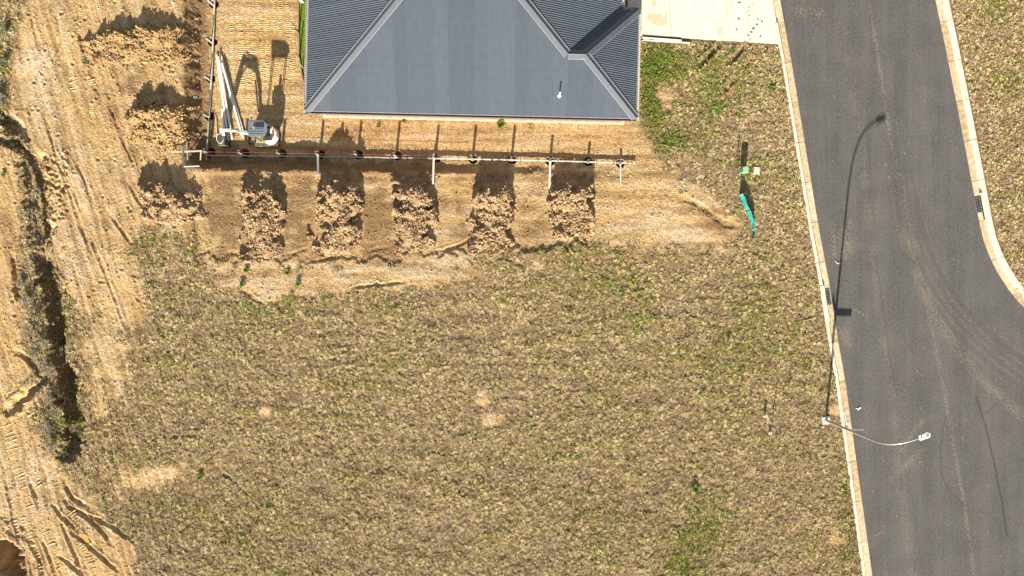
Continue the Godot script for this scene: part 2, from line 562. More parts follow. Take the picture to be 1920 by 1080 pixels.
	for r in [[[10, 900], [28, 980], [46, 1040], [60, 1110]], [[58, 1010], [74, 1050], [90, 1110]], [[78, 1008], [96, 1050], [112, 1110]], [[116, 975], [132, 1020], [150, 1060], [158, 1110]], [[128, 990], [156, 1012], [186, 1040], [220, 1070]], [[110, 1042], [140, 1064], [160, 1085]], [[98, 945], [124, 975], [150, 1000], [176, 1020]], [[140, 955], [176, 972], [215, 990], [258, 1020]], [[118, 925], [128, 950], [150, 962], [180, 985], [210, 1020]], [[52, 895], [62, 920], [72, 950]], [[120, 905], [138, 935], [165, 950]]]:
		groove(r, 0.13, 0.1, 0.35)
	for r in [[[88, 225], [105, 290], [128, 350], [150, 420], [170, 470]], [[108, 270], [128, 330], [150, 395]], [[70, 460], [98, 500], [122, 540]], [[205, 400], [235, 440], [250, 465]], [[165, 440], [190, 490], [215, 560], [232, 610]], [[150, 60], [158, 110], [162, 160]], [[108, 30], [112, 70], [98, 110]], [[205, 195], [220, 235], [250, 310]], [[140, 300], [160, 340], [180, 400]], [[60, 20], [66, 60], [78, 100]], [[240, 340], [262, 380], [300, 420]]]:
		groove(r, 0.12, 0.055, 0.5)
	for r in [[[1348, 84], [1308, 127]], [[1396, 88], [1366, 118]], [[1378, 148], [1352, 170]], [[1406, 112], [1390, 128]]]:
		groove(r, 0.2, 0.11, 0.8)
	groove([[1262, 366], [1300, 378], [1345, 408], [1388, 428]], 0.24, 0.07, 0.0)
	for r in [[[540, 476], [560, 470], [572, 468]], [[574, 492], [600, 488], [640, 480]], [[690, 470], [730, 462]], [[820, 470], [860, 460], [890, 440]], [[925, 478], [950, 488], [980, 496]], [[388, 896], [420, 892], [448, 906]], [[300, 820], [350, 817], [376, 818]], [[450, 540], [480, 560], [495, 572]], [[430, 605], [480, 607]], [[655, 540], [760, 528]]]:
		groove(r, 0.12, 0.06, 0.4)
	rng.seed = 71
	for i in 60:
		pit(rng.randf_range(82, 130), rng.randf_range(285, 420), rng.randf_range(0.08, 0.17), rng.randf_range(0.03, 0.07))
	for i in 140:
		pit(rng.randf_range(10, 340), rng.randf_range(0, 640), rng.randf_range(0.05, 0.12), rng.randf_range(0.02, 0.05))
	for p in HOLES:
		pit(p[0], p[1], 0.25, 1.3, 0.0)
	print("ruts")
	# colours of the soil
	ground_col.resize(GW * GH)
	var dirt := Color(0.52, 0.37, 0.195)
	var clay_c := Color(0.52, 0.345, 0.125)
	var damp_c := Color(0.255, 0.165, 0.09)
	var pale_c := Color(0.60, 0.485, 0.345)
	var turf := Color(0.22, 0.155, 0.085)
	var moss := Color(0.10, 0.11, 0.035)
	for k in GW * GH:
		var nb := n_big[k] / 255.0
		var nm := n_mid[k] / 255.0
		var nf := n_fine[k] / 255.0
		var ng := n_grain[k] / 255.0
		var c := dirt
		c = c.lerp(pale_c, smoothstep(0.25, 0.75, pale_b[k] / 255.0 + (nm - 0.5) * 0.7 + (nf - 0.5) * 0.3))
		c = c.lerp(clay_c, 0.85 * smoothstep(0.3, 0.8, clay_b[k] / 255.0 + (nb - 0.5) * 0.5 + (nf - 0.5) * 0.6))
		var i_ := k % GW
		var fl := s_along[k - i_ + posmod(i_ - int((k / GW) * 0.28), GW)] / 255.0 if i_ < 260 else s_across[k] / 255.0
		c = c.lerp(pale_c, 0.75 * smoothstep(0.55, 0.85, fl + (nf - 0.5) * 0.2))
		c = c.lerp(damp_c, 0.55 * (1.0 - smoothstep(0.22, 0.46, fl + (nf - 0.5) * 0.25)))
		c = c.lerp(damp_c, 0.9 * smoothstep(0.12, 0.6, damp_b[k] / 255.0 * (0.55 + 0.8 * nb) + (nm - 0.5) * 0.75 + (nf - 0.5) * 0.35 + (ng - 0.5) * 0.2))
		var g := smoothstep(0.3, 0.72, m_grass[k] / 255.0 + (nm - 0.5) * 0.8 + (nf - 0.5) * 0.5 + (nb - 0.5) * 0.3)
		c = c.lerp(turf.lerp(moss, smoothstep(0.35, 0.8, m_green[k] / 255.0 + (nm - 0.5) * 0.5)), g * 0.92)
		ground_col[k] = c * (0.72 + 0.36 * ng + 0.18 * nf)
	print("colours")
	build_grid()

func build_grid() -> void:
	var v := PackedVector3Array()
	var n := PackedVector3Array()
	var idx := PackedInt32Array()
	v.resize(GW * GH)
	n.resize(GW * GH)
	for j in GH:
		var z := GZ0 + j * GS
		for i in GW:
			var k := j * GW + i
			v[k] = Vector3(GX0 + i * GS, hgt[k], z)
			if i > 0 and j > 0 and i < GW - 1 and j < GH - 1:
				n[k] = Vector3(hgt[k - 1] - hgt[k + 1], 2.0 * GS, hgt[k - GW] - hgt[k + GW]).normalized()
			else:
				n[k] = Vector3.UP
	idx.resize((GW - 1) * (GH - 1) * 6)
	var w := 0
	for j in GH - 1:
		for i in GW - 1:
			var k := j * GW + i
			idx[w] = k; idx[w + 1] = k + 1; idx[w + 2] = k + GW + 1
			idx[w + 3] = k; idx[w + 4] = k + GW + 1; idx[w + 5] = k + GW
			w += 6
	var arr := []
	arr.resize(Mesh.ARRAY_MAX)
	arr[Mesh.ARRAY_VERTEX] = v
	arr[Mesh.ARRAY_NORMAL] = n
	arr[Mesh.ARRAY_COLOR] = ground_col
	arr[Mesh.ARRAY_INDEX] = idx
	var mesh := ArrayMesh.new()
	mesh.add_surface_from_arrays(Mesh.PRIMITIVE_TRIANGLES, arr)
	# the land round about, to the horizon
	var x1 := GX0 + (GW - 1) * GS
	var z1 := GZ0 + (GH - 1) * GS
	var far := 700.0
	var p := [Vector3(GX0, -0.05, GZ0), Vector3(x1, -0.05, GZ0), Vector3(x1, -0.05, z1), Vector3(GX0, -0.05, z1), Vector3(-far, -0.05, -far), Vector3(far, -0.05, -far), Vector3(far, -0.05, far), Vector3(-far, -0.05, far)]
	var st := shape()
	for f in [[4, 5, 1, 0], [5, 6, 2, 1], [6, 7, 3, 2], [7, 4, 0, 3]]:
		for t in [0, 1, 2, 0, 2, 3]:
			st.set_color(Color(0.26, 0.2, 0.11))
			st.set_normal(Vector3.UP)
			st.add_vertex(p[f[t]])
	st.commit(mesh)
	var m := vertex_mat("soil", 0.97)
	m.albedo_texture = noise_tex(0.03, Color(0.7, 0.7, 0.7), Color(1, 1, 1), 77)
	m.normal_enabled = true
	m.normal_texture = bump_tex(0.03, 41, 8.0)
	m.normal_scale = 0.6
	m.uv1_triplanar = true
	m.uv1_world_triplanar = true
	m.uv1_scale = Vector3.ONE * 0.35
	var o := put_mesh("ground", mesh, m, self)
	o.set_meta("kind", "structure")

const HOLES := [[395, 285], [459, 288], [529, 288], [601, 290], [672, 290], [744, 292], [817, 297], [887, 298], [960, 299], [1032, 302], [1103, 303], [1163, 306], [402, 8], [399, 78], [396, 148], [393, 217]]

# ------------------------------------------------------------------ scattered copies
func copies(called: String, mesh: Mesh, material: Material, buf: PackedFloat32Array, label: String, category: String, parent: Node = null) -> void:
	var mm := MultiMesh.new()
	mm.transform_format = MultiMesh.TRANSFORM_3D
	mm.use_colors = true
	mm.mesh = mesh
	mm.instance_count = buf.size() / 16
	mm.buffer = buf
	var o := MultiMeshInstance3D.new()
	o.name = called if parent else numbered(called)
	o.multimesh = mm
	o.material_override = material
	(parent if parent else self).add_child(o, true)
	o.set_meta("kind", "stuff")
	if parent == null:
		tag(o, label, category)

func add_copy(buf: PackedFloat32Array, b: Basis, p: Vector3, c: Color) -> void:
	buf.append_array(PackedFloat32Array([b.x.x, b.y.x, b.z.x, p.x, b.x.y, b.y.y, b.z.y, p.y, b.x.z, b.y.z, b.z.z, p.z, c.r, c.g, c.b, 1.0]))

func tuft_mesh(seed_: int, blades: int, tall: float, reach: float, wide: float) -> ArrayMesh:
	rng.seed = seed_
	var st := shape()
	for i in blades:
		var a := rng.randf() * TAU
		var d := Vector3(cos(a), 0, sin(a))
		var s := Vector3(-sin(a), 0, cos(a)) * wide * rng.randf_range(0.6, 1.2) * 0.5
		var r := reach * rng.randf_range(0.4, 1.1)
		var h := tall * rng.randf_range(0.5, 1.1)
		var o := d * rng.randf() * reach * 0.35
		var p0 := o
		var p1 := o + d * r * 0.45 + Vector3.UP * h * 0.8
		var p2 := o + d * r + Vector3.UP * h * rng.randf_range(0.6, 1.0)
		quad(st, p0 - s, p0 + s, p1 + s * 0.8, p1 - s * 0.8)
		tri(st, p1 - s * 0.8, p1 + s * 0.8, p2)
	return st.commit()

func clod_mesh(seed_: int) -> ArrayMesh:
	rng.seed = seed_
	var t := (1.0 + sqrt(5.0)) * 0.5
	var v := [Vector3(-1, t, 0), Vector3(1, t, 0), Vector3(-1, -t, 0), Vector3(1, -t, 0), Vector3(0, -1, t), Vector3(0, 1, t), Vector3(0, -1, -t), Vector3(0, 1, -t), Vector3(t, 0, -1), Vector3(t, 0, 1), Vector3(-t, 0, -1), Vector3(-t, 0, 1)]
	for i in v.size():
		v[i] = v[i].normalized() * rng.randf_range(0.62, 1.2)
		v[i].y *= 0.75
	var st := shape()
	for f in [[0, 11, 5], [0, 5, 1], [0, 1, 7], [0, 7, 10], [0, 10, 11], [1, 5, 9], [5, 11, 4], [11, 10, 2], [10, 7, 6], [7, 1, 8], [3, 9, 4], [3, 4, 2], [3, 2, 6], [3, 6, 8], [3, 8, 9], [4, 9, 5], [2, 4, 11], [6, 2, 10], [8, 6, 7], [9, 8, 1]]:
		tri(st, v[f[0]], v[f[1]], v[f[2]])
	return st.commit()

func built_over(px: float, py: float) -> bool:             # road, drive, house
	if px > left_edge(py) - 20.0 and px < right_edge(py) + 26.0: return true
	if py < 66.0 + (px - 1190.0) * 0.055 + 8.0 and px > 1190.0 and px < 1500.0: return true
	if px > 570.0 and px < 1186.0 and py < 216.0: return true
	return false

func make_grass() -> void:
	var kinds := [
		["straw_grass", tuft_mesh(101, 9, 0.07, 0.085, 0.024), Color(0.61, 0.505, 0.335), "short dry straw-coloured mown grass covering the vacant block"],
		["thatch_grass", tuft_mesh(102, 10, 0.045, 0.10, 0.024), Color(0.32, 0.24, 0.165), "flattened grey-brown dead grass matted between the straw tufts"],
		["olive_grass", tuft_mesh(103, 9, 0.07, 0.075, 0.024), Color(0.34, 0.305, 0.10), "olive and yellow-green grass growing through the dry turf"],
		["green_grass", tuft_mesh(104, 10, 0.085, 0.09, 0.028), Color(0.13, 0.20, 0.035), "fresh green grass in patches beside the house and the verge"]]
	rng.seed = 2024
	var bufs: Array[PackedFloat32Array] = [PackedFloat32Array(), PackedFloat32Array(), PackedFloat32Array(), PackedFloat32Array()]
	for n in 640000:
		var x := rng.randf_range(-34.5, 34.5)
		var z := rng.randf_range(-19.8, 19.8)
		var px := 960.0 + x * U
		var py := 540.0 + z * U
		var k := cell(x, z)
		var nm := n_mid[k] / 255.0
		var nf := n_fine[k] / 255.0
		var g := m_grass[k] / 255.0 + (nm - 0.5) * 0.75 + (nf - 0.5) * 0.3 - maxf(0.0, s_across[k] / 255.0 - 0.66) * 1.0
		if rng.randf() > smoothstep(0.18, 0.8, g) + 0.004: continue
		if built_over(px, py): continue
		var sa := s_across[k] / 255.0 - 0.5
		var gr := m_green[k] / 255.0 + (nm - 0.5) * 0.35 + (n_big[k] / 255.0 - 0.5) * 0.45 + sa * 0.25 + (nf - 0.5) * 0.35
		var r := rng.randf()
		var which := 0
		if r < clampf((gr - 0.3) * 1.1, 0.015, 0.8): which = 3
		elif r < clampf((gr - 0.3) * 1.1, 0.015, 0.8) + clampf(gr * 1.0 + 0.12 + sa * 0.5, 0.08, 0.5): which = 2
		elif rng.randf() < 0.42 + (nf - 0.5) * 1.1 - sa * 0.4 - (nm - 0.5) * 0.6: which = 1
		var s := (0.45 + 1.1 * pow(rng.randf(), 2.0)) * lerpf(0.7, 1.0, clampf(g, 0.0, 1.0))
		var b := Basis(Vector3.UP, rng.randf() * TAU).scaled(Vector3(s, s * rng.randf_range(0.6, 1.3), s))
		var c: Color = kinds[which][2] * rng.randf_range(0.55, 1.4) * (1.0 + sa * 0.22 + (nm - 0.5) * 0.3 + (n_big[k] / 255.0 - 0.5) * 0.25)
		add_copy(bufs[which], b, Vector3(x, hgt[k] - 0.01, z), c)
	var m := vertex_mat("grass", 0.9)
	for i in 4:
		print(kinds[i][0], " ", bufs[i].size() / 16)
		copies(kinds[i][0], kinds[i][1], m, bufs[i], kinds[i][3], "grass")

func make_clods() -> void:
	rng.seed = 515
	var buf := PackedFloat32Array()
	for n in 110000:
		var x := rng.randf_range(-34.0, 24.0)
		var z := rng.randf_range(-19.5, 19.5)
		var px := 960.0 + x * U
		var py := 540.0 + z * U
		var k := cell(x, z)
		var g := m_grass[k] / 255.0
		var nm := n_mid[k] / 255.0
		var nb := n_big[k] / 255.0
		if rng.randf() > (1.0 - g) * smoothstep(0.3, 0.7, nm * 0.6 + nb * 0.5) * 0.7 + 0.03: continue
		if built_over(px, py): continue
		var s := 0.012 + 0.055 * pow(rng.randf(), 5.0)
		if px > 380.0 and py < 300.0: s *= 0.6
		var b := Basis.from_euler(Vector3(rng.randf() * TAU, rng.randf() * TAU, 0)).scaled(Vector3.ONE * s)
		add_copy(buf, b, Vector3(x, hgt[k] + s * 0.25, z), ground_col[k] * rng.randf_range(0.75, 1.2))
	print("clods ", buf.size() / 16)
	copies("soil_clods", clod_mesh(31), vertex_mat("clod"), buf, "small loose clods and stones strewn over the bare earth", "clods")

func make_treads() -> void:                                # bars of earth pressed up by crawler tracks
	var st := shape()
	quad(st, Vector3(-0.5, -0.02, -0.03), Vector3(0.5, -0.02, -0.03), Vector3(0.5, 0.03, 0), Vector3(-0.5, 0.03, 0))
	quad(st, Vector3(-0.5, 0.03, 0), Vector3(0.5, 0.03, 0), Vector3(0.5, -0.02, 0.03), Vector3(-0.5, -0.02, 0.03))
	var bar_mesh := st.commit()
	var buf := PackedFloat32Array()
	rng.seed = 99
	var runs: Array = []
	for x in [436, 446, 455, 463, 471, 480, 489, 498, 507, 516, 525, 534, 543, 552]:        # up and down the house pad
		runs.append([[[x + rng.randf_range(-5, 5), 190 - rng.randf() * 40], [x + rng.randf_range(-6, 6), 100], [x + rng.randf_range(-6, 6), rng.randf_range(-20, 40)]], 0.26, 0.13])
	for y in [228, 232, 236, 240, 245, 250, 254, 258, 262, 266, 270, 274]:                  # along the footing line
		var x0 := rng.randf_range(520, 760)
		runs.append([[[x0, y - 3], [x0 + 200, y + rng.randf_range(-2, 2)], [minf(1235, x0 + rng.randf_range(300, 560)), y + 8]], 0.26, 0.13])
	for y in [226, 234, 242, 262, 338, 346, 354, 362, 370, 384]:
		runs.append([[[1090 + rng.randf() * 40, y], [1180, y + 1], [1235 + rng.randf() * 20, y + 8 + rng.randf() * 10]], 0.24, 0.11])
	for r in [[[[152, 25], [152, 75]], 0.4, 0.13], [[[165, 135], [200, 128], [240, 130]], 0.45, 0.12], [[[134, 145], [140, 160], [142, 178]], 0.5, 0.15], [[[170, 150], [175, 165]], 0.4, 0.14], [[[172, 195], [173, 245]], 0.25, 0.12], [[[140, 190], [155, 193]], 0.3, 0.2], [[[690, 492], [712, 497], [735, 500]], 0.45, 0.15], [[[865, 500], [885, 488]], 0.4, 0.18], [[[900, 500], [915, 490]], 0.4, 0.18], [[[690, 530], [715, 510]], 0.4, 0.15], [[[30, 880], [52, 925], [60, 960]], 0.7, 0.2], [[[10, 790], [30, 850]], 0.8, 0.25], [[[50, 740], [70, 800], [90, 840]], 0.5, 0.25], [[[45, 970], [60, 1010], [75, 1080]], 0.5, 0.2], [[[20, 940], [40, 1010], [55, 1080]], 0.5, 0.2], [[[80, 980], [100, 1030], [120, 1080]], 0.5, 0.2], [[[70, 905], [85, 935]], 0.5, 0.22], [[[105, 905], [120, 935]], 0.8, 0.25], [[[135, 960], [150, 985]], 0.5, 0.18], [[[140, 1000], [165, 1040], [180, 1080]], 0.4, 0.18], [[[262, 1058], [298, 1050]], 0.35, 0.13], [[[1346, 86], [1312, 123]], 0.32, 0.14], [[[1390, 92], [1364, 116]], 0.3, 0.15], [[[1376, 148], [1354, 168]], 0.25, 0.15], [[[1280, 390], [1320, 400], [1370, 425]], 0.3, 0.12], [[[1110, 410], [1112, 470]], 0.3, 0.12], [[[1262, 350], [1268, 420]], 0.3, 0.12], [[[400, 500], [440, 480]], 0.4, 0.15]]:
		runs.append(r)
	for r in runs:
		for s in r[0].size() - 1:
			var a := on_ground(r[0][s][0], r[0][s][1])
			var b := on_ground(r[0][s + 1][0], r[0][s + 1][1])
			var d := b - a
			d.y = 0.0
			var steps := int(d.length() / r[2])
			var t := d.normalized()
			for i in steps:
				var here := a + t * float(i * r[2])
				var worn := n_mid[cell(here.x, here.z)] / 255.0
				if rng.randf() < 0.12 + 1.6 * maxf(0.0, 0.5 - worn): continue
				var p: Vector3 = a + t * float(i * r[2]) + Vector3(-t.z, 0, t.x) * rng.randf_range(-0.03, 0.03)
				p.y = height_at(p.x, p.z)
				var yaw := atan2(-t.x, -t.z) + rng.randf_range(-0.12, 0.12)
				var big := clampf(r[2] / 0.12, 0.8, 1.5)
				add_copy(buf, Basis(Vector3.UP, yaw) * Basis.from_scale(Vector3(r[1] * rng.randf_range(0.4, 1.2), big * rng.randf_range(0.35, 1.0) * (0.5 + worn), big * rng.randf_range(0.7, 1.2))), p, ground_col[cell(p.x, p.z)] * 1.04)
	copies("track_imprints", bar_mesh, vertex_mat("clod"), buf, "rows of pressed-up earth bars left by crawler tracks on the site", "tracks")

# ------------------------------------------------------------------ spoil heaps
func heap(label: String, x0: float, y0: float, x1: float, y1: float, f: Callable, seed_: int, n_clods: int, tone: Color, tone2: Color, bare := 0.0) -> void:
	var a := lot((x0 + x1) * 0.5, (y0 + y1) * 0.5)
	var at := Vector3((a.x - 960.0) / U, 0, (a.y - 540.0) / U)
	at.y = height_at(at.x, at.z)
	var o := thing("spoil_heap", label, "spoil heap", at, "heaps of dug soil")
	var p0 := lot(x0 - (x1 - x0) * 0.18, y0)
	var p1 := lot(x1 + (x1 - x0) * 0.18, y1 + (y1 - y0) * 0.1)
	var sx := (p0.x - 960.0) / U
	var sz := (p0.y - 540.0) / U
	var step := 0.08
	var nx := int((p1.x - p0.x) / U / step) + 1
	var nz := int((p1.y - p0.y) / U / step) + 1
	var fn := FastNoiseLite.new()
	fn.seed = seed_
	fn.frequency = 1.6
	fn.fractal_octaves = 3
	var v := PackedVector3Array()
	var c := PackedColorArray()
	var hs := PackedFloat32Array()
	for j in nz:
		for i in nx:
			var u := float(i) / (nx - 1) * 1.36 - 0.18
			var w := float(j) / (nz - 1) * 1.1
			var x := sx + i * step
			var z := sz + j * step
			var nn := fn.get_noise_2d(x, z)
			var n2 := fn.get_noise_2d(x * 3.0 + 40.0, z * 3.0)
			var lo := fn.get_noise_2d(x * 0.35 + 70.0, z * 0.35)
			var h: float = f.call(u + nn * 0.09 + lo * 0.3, w + fn.get_noise_2d(x * 0.5 + 90.0, z * 0.5) * 0.12)
			h *= 1.0 + lo * 0.45
			h = h * (1.0 + nn * 0.22) + (nn * 0.04 + n2 * 0.035) * smoothstep(0.0, 0.25, h)
			hs.append(h)
			v.append(Vector3(x, height_at(x, z) + (h if h > 0.03 else -0.08), z) - at)
			var k := n2 * 0.5 + 0.5
			c.append(tone.lerp(tone2, clampf(k * 0.7 + nn * 0.7, 0.0, 1.0)) * (0.85 + 0.3 * k))
	var st := shape()
	st.set_smooth_group(0)
	for j in nz - 1:
		for i in nx - 1:
			var k := j * nx + i
			for t in [k, k + 1, k + nx + 1, k, k + nx + 1, k + nx]:
				st.set_color(c[t])
				st.add_vertex(v[t])
	st.index()
	st.generate_normals()
	put("mound", st, mats["soil_local"], o)
	var buf := PackedFloat32Array()
	rng.seed = seed_ * 7
	for n in n_clods:
		var i := rng.randi_range(1, nx - 2)
		var j := rng.randi_range(1, nz - 2)
		var k := j * nx + i
		if hs[k] < 0.0: continue
		if hs[k] < 0.05 and rng.randf() < 0.75: continue
		if float(j) / nz * 1.1 < bare and rng.randf() < 0.85: continue
		if rng.randf() > 0.35 + 1.5 * fn.get_noise_2d((v[k].x + at.x) * 0.8, (v[k].z + at.z) * 0.8 + 33.0) + 0.25: continue
		var s := 0.014 + 0.085 * pow(rng.randf(), 3.5)
		var p := v[k] + Vector3(rng.randf_range(-0.04, 0.04), 0, rng.randf_range(-0.04, 0.04))
		if hs[k] < 0.03: p.y += 0.08
		p.y += s * 0.35
		var col := tone.lerp(tone2, rng.randf() * rng.randf() * 1.7) * rng.randf_range(0.65, 1.25)
		add_copy(buf, Basis.from_euler(Vector3(rng.randf() * TAU, rng.randf() * TAU, rng.randf() * TAU)).scaled(Vector3.ONE * s), p, col)
	copies("clods", clod_mesh(seed_ + 60), vertex_mat("clod"), buf, "", "", o)

func strip_profile(high: float, crest: float) -> Callable:
	return func(u: float, w: float) -> float:
		var cross := smoothstep(0.0, 0.3, u) * (1.0 - smoothstep(0.87, 0.99, u))
		var along := smoothstep(0.0, crest, w) if w < crest else lerpf(1.0, 0.16, (w - crest) / (1.0 - crest))
		return high * cross * along * (1.0 - smoothstep(0.88, 1.0, w)) - 0.01

func ridge_profile(high: float, crest: float, lean := 0.0) -> Callable:
	return func(u: float, w: float) -> float:
		var side := sin(clampf(u, 0.0, 1.0) * PI)
		var c := crest + lean * (u - 0.5)
		var along := smoothstep(c - 0.22, c, w) if w < c else 1.0 - smoothstep(c, 1.0, w)
		return high * pow(maxf(side, 0.0), 0.7) * along - 0.02

func make_heaps() -> void:
	var m := vertex_mat("soil_local", 0.97)
	m.albedo_texture = noise_tex(0.03, Color(0.75, 0.75, 0.75), Color(1, 1, 1), 78)
	m.normal_enabled = true
	m.normal_texture = mats["soil"].normal_texture
	m.normal_scale = 1.0
	m.uv1_triplanar = true
	m.uv1_scale = Vector3.ONE * 0.5
	var tan_ := Color(0.40, 0.295, 0.185)
	var brown := Color(0.20, 0.13, 0.075)
	var gold := Color(0.42, 0.295, 0.15)
	var names := ["spoil windrow of tan clods running into the lot nearest the machine", "second spoil windrow counted from the machine, beside a dark wet bay", "spoil windrow in the middle of the five dug rows, short and spread", "fourth spoil windrow counted from the machine, dark crumbly clods", "spoil windrow nearest the road of the five, with one big pale lump"]
	var strips := [[448, 316, 527, 500, 0.72, 0.3], [586, 316, 674, 492, 0.85, 0.26], [734, 316, 814, 480, 0.7, 0.3], [881, 316, 963, 478, 0.72, 0.33], [1030, 316, 1116, 455, 0.66, 0.36]]
	for i in 5:
		var s: Array = strips[i]
		heap(names[i], s[0], s[1], s[2], s[3], strip_profile(s[4], s[5]), 20 + i, 12000, tan_, brown, s[5] * 0.75)
	heap("broad spoil heap with a peaked crest at the top of the excavated bank", 178, 30, 366, 136, ridge_profile(0.58, 0.36, -0.12), 41, 12000, gold, brown)
	heap("rounded spoil heap standing alone beside the excavated bank", 248, 180, 352, 292, ridge_profile(0.62, 0.28), 42, 8000, gold, brown)
	heap("dark rough spoil heap at the corner of the dug bank below the timber profile", 262, 296, 378, 432, ridge_profile(0.85, 0.55, 0.35), 43, 9000, tan_, brown)

# ------------------------------------------------------------------ road, kerbs, drive
func edge_points(left: bool, py0: float, py1: float, step: float) -> Array:
	var out: Array = []
	var y := py0
	while y <= py1:
		out.append(Vector2((left_edge(y) if left else right_edge(y)) - 960.0, y - 540.0) / U)
		y += step
	return out

func road_image() -> ImageTexture:
	# what lies on the asphalt: binder tone, drifts of dust, wheel paths, tyre scuffs
	var w := 720
	var h := 1400
	var n1 := FastNoiseLite.new(); n1.seed = 4; n1.frequency = 0.012
	var n2 := FastNoiseLite.new(); n2.seed = 8; n2.frequency = 0.16; n2.fractal_octaves = 3
	var n3 := FastNoiseLite.new(); n3.seed = 9; n3.frequency = 0.02
	var b1 := n1.get_image(w, h).get_data()
	var b2 := n2.get_image(w, h).get_data()
	# streaks drawn out along the road
	var s0 := n3.get_image(w, h / 16)
	s0.resize(w, h, Image.INTERPOLATE_CUBIC)
	n3.frequency = 0.09
	n3.seed = 15
	var s1 := n3.get_image(w, h / 24)
	s1.resize(w, h, Image.INTERPOLATE_CUBIC)
	var bs0 := s0.get_data()
	var bs1 := s1.get_data()
	var dust := PackedFloat32Array()
	dust.resize(w * h)
	var rubber := PackedFloat32Array()
	rubber.resize(w * h)
	var sc := 1.2                                            # pixels of the image for one plan unit; image starts at 1400, 20 above
	var stroke := func(a: PackedFloat32Array, pts: Array, half: float, v: float, broken: float):
		for s in pts.size() - 1:
			var p := Vector2(pts[s][0] - 1400.0, pts[s][1] + 20.0) * sc
			var q := Vector2(pts[s + 1][0] - 1400.0, pts[s + 1][1] + 20.0) * sc
			var r := half * sc
			var d := q - p
			for y in range(maxi(0, int(minf(p.y, q.y) - r)), mini(h, int(maxf(p.y, q.y) + r) + 1)):
				for x in range(maxi(0, int(minf(p.x, q.x) - r)), mini(w, int(maxf(p.x, q.x) + r) + 1)):
					var e := Vector2(x, y) - p
					var t := clampf(e.dot(d) / d.length_squared(), 0.0, 1.0)
					var k := (e - d * t).length() / r
					if k < 1.0:
						var i := y * w + x
						var f := (1.0 - k) * (1.0 - k) * (1.0 + 2.0 * k) * v
						if broken > 0.0: f *= smoothstep(broken - 0.2, broken + 0.2, b2[i] / 255.0 * 0.6 + b1[i] / 255.0 * 0.4)
						a[i] = maxf(a[i], f)
	stroke.call(dust, [[1628, -10], [1640, 60], [1655, 150], [1672, 270], [1690, 340], [1706, 420], [1722, 500], [1745, 600], [1770, 720], [1792, 850], [1812, 960], [1830, 1090]], 6.0, 0.34, 0.54)
	stroke.call(dust, [[1590, 60], [1612, 260], [1640, 480], [1660, 640], [1690, 900], [1712, 1090]], 14.0, 0.12, 0.5)
	stroke.call(dust, [[1700, 440], [1730, 540], [1770, 620], [1830, 700], [1930, 790]], 16.0, 0.22, 0.48)
	stroke.call(dust, [[1690, 420], [1760, 590], [1830, 690], [1950, 830]], 5.0, 0.3, 0.5)
	stroke.call(dust, [[1590, 420], [1588, 480]], 20.0, 0.45, 0.52)
	stroke.call(dust, [[1560, 420], [1566, 480]], 8.0, 0.4, 0.55)
	stroke.call(dust, [[1600, 578], [1628, 596]], 4.0, 0.5, 0.55)
	stroke.call(dust, [[1498, 20], [1540, 24]], 16.0, 0.5, 0.52)
	stroke.call(dust, [[1580, 620], [1590, 640]], 16.0, 0.3, 0.5)
	stroke.call(dust, [[1690, 845], [1730, 790]], 10.0, 0.3, 0.5)
	stroke.call(dust, [[1670, 900], [1735, 840]], 10.0, 0.25, 0.5)
	rng.seed = 808
	for i in 420:
		var x := rng.randf_range(1480, 1900)
		var y := rng.randf_range(0, 1080)
		var l := 0.4 + 3.5 * pow(rng.randf(), 4.0)
		stroke.call(dust, [[x, y], [x - l * rng.randf_range(-0.7, 0.7), y + l]], rng.randf_range(0.8, 1.5), rng.randf_range(0.25, 0.9), 0.0)
	for p in [[1722, 860, 1742, 885, 4.0], [1755, 925, 1764, 938, 5.0], [1640, 1008, 1655, 998, 5.0], [1720, 695, 1732, 708, 3.5], [1740, 645, 1730, 660, 3.0], [1800, 815, 1806, 822, 4.0], [1660, 95, 1668, 110, 2.0], [1718, 75, 1712, 86, 2.0], [1733, 62, 1728, 80, 2.0], [1672, 160, 1676, 170, 2.5], [1776, 470, 1786, 476, 3.0], [1610, 950, 1640, 920, 3.0]]:
		stroke.call(dust, [[p[0], p[1]], [p[2], p[3]]], p[4] * 0.7, 0.5, 0.58)
	for q in 9:                                              # tyre paths swinging into the side street
		var o := q * 11.0 + (q % 3) * 3.0
		var path: Array = []
		for t in 13:
			var f := t / 12.0
			path.append([lerpf(1668.0, 1722.0, f) + o * 0.55 + 200.0 * f * f * f + 30.0 * f * f, 330.0 + 430.0 * f - o * 0.5 * f])
		stroke.call(dust if q % 2 == 0 else rubber, path, 2.2 + (q % 4) * 1.2, 0.16 if q % 2 == 0 else 0.22, 0.46)
	stroke.call(rubber, [[1832, 745], [1850, 800], [1866, 870], [1880, 940], [1890, 1005]], 3.4, 0.55, 0.0)
	stroke.call(rubber, [[1774, 780], [1764, 840], [1766, 885], [1780, 920], [1812, 950]], 2.4, 0.4, 0.3)
	stroke.call(rubber, [[1850, 775], [1875, 752]], 3.0, 0.3, 0.2)
	stroke.call(rubber, [[1640, 470], [1655, 560], [1668, 660], [1680, 720]], 3.0, 0.28, 0.3)
	stroke.call(rubber, [[1628, 250], [1640, 420]], 3.5, 0.14, 0.3)
	stroke.call(rubber, [[1850, 580], [1868, 640], [1860, 720]], 10.0, 0.16, 0.45)
	stroke.call(rubber, [[1700, 330], [1740, 480], [1800, 600]], 5.0, 0.15, 0.4)
	stroke.call(rubber, [[1690, 850], [1716, 960], [1730, 1060]], 4.0, 0.16, 0.4)
	var im := Image.create(w, h, false, Image.FORMAT_RGB8)
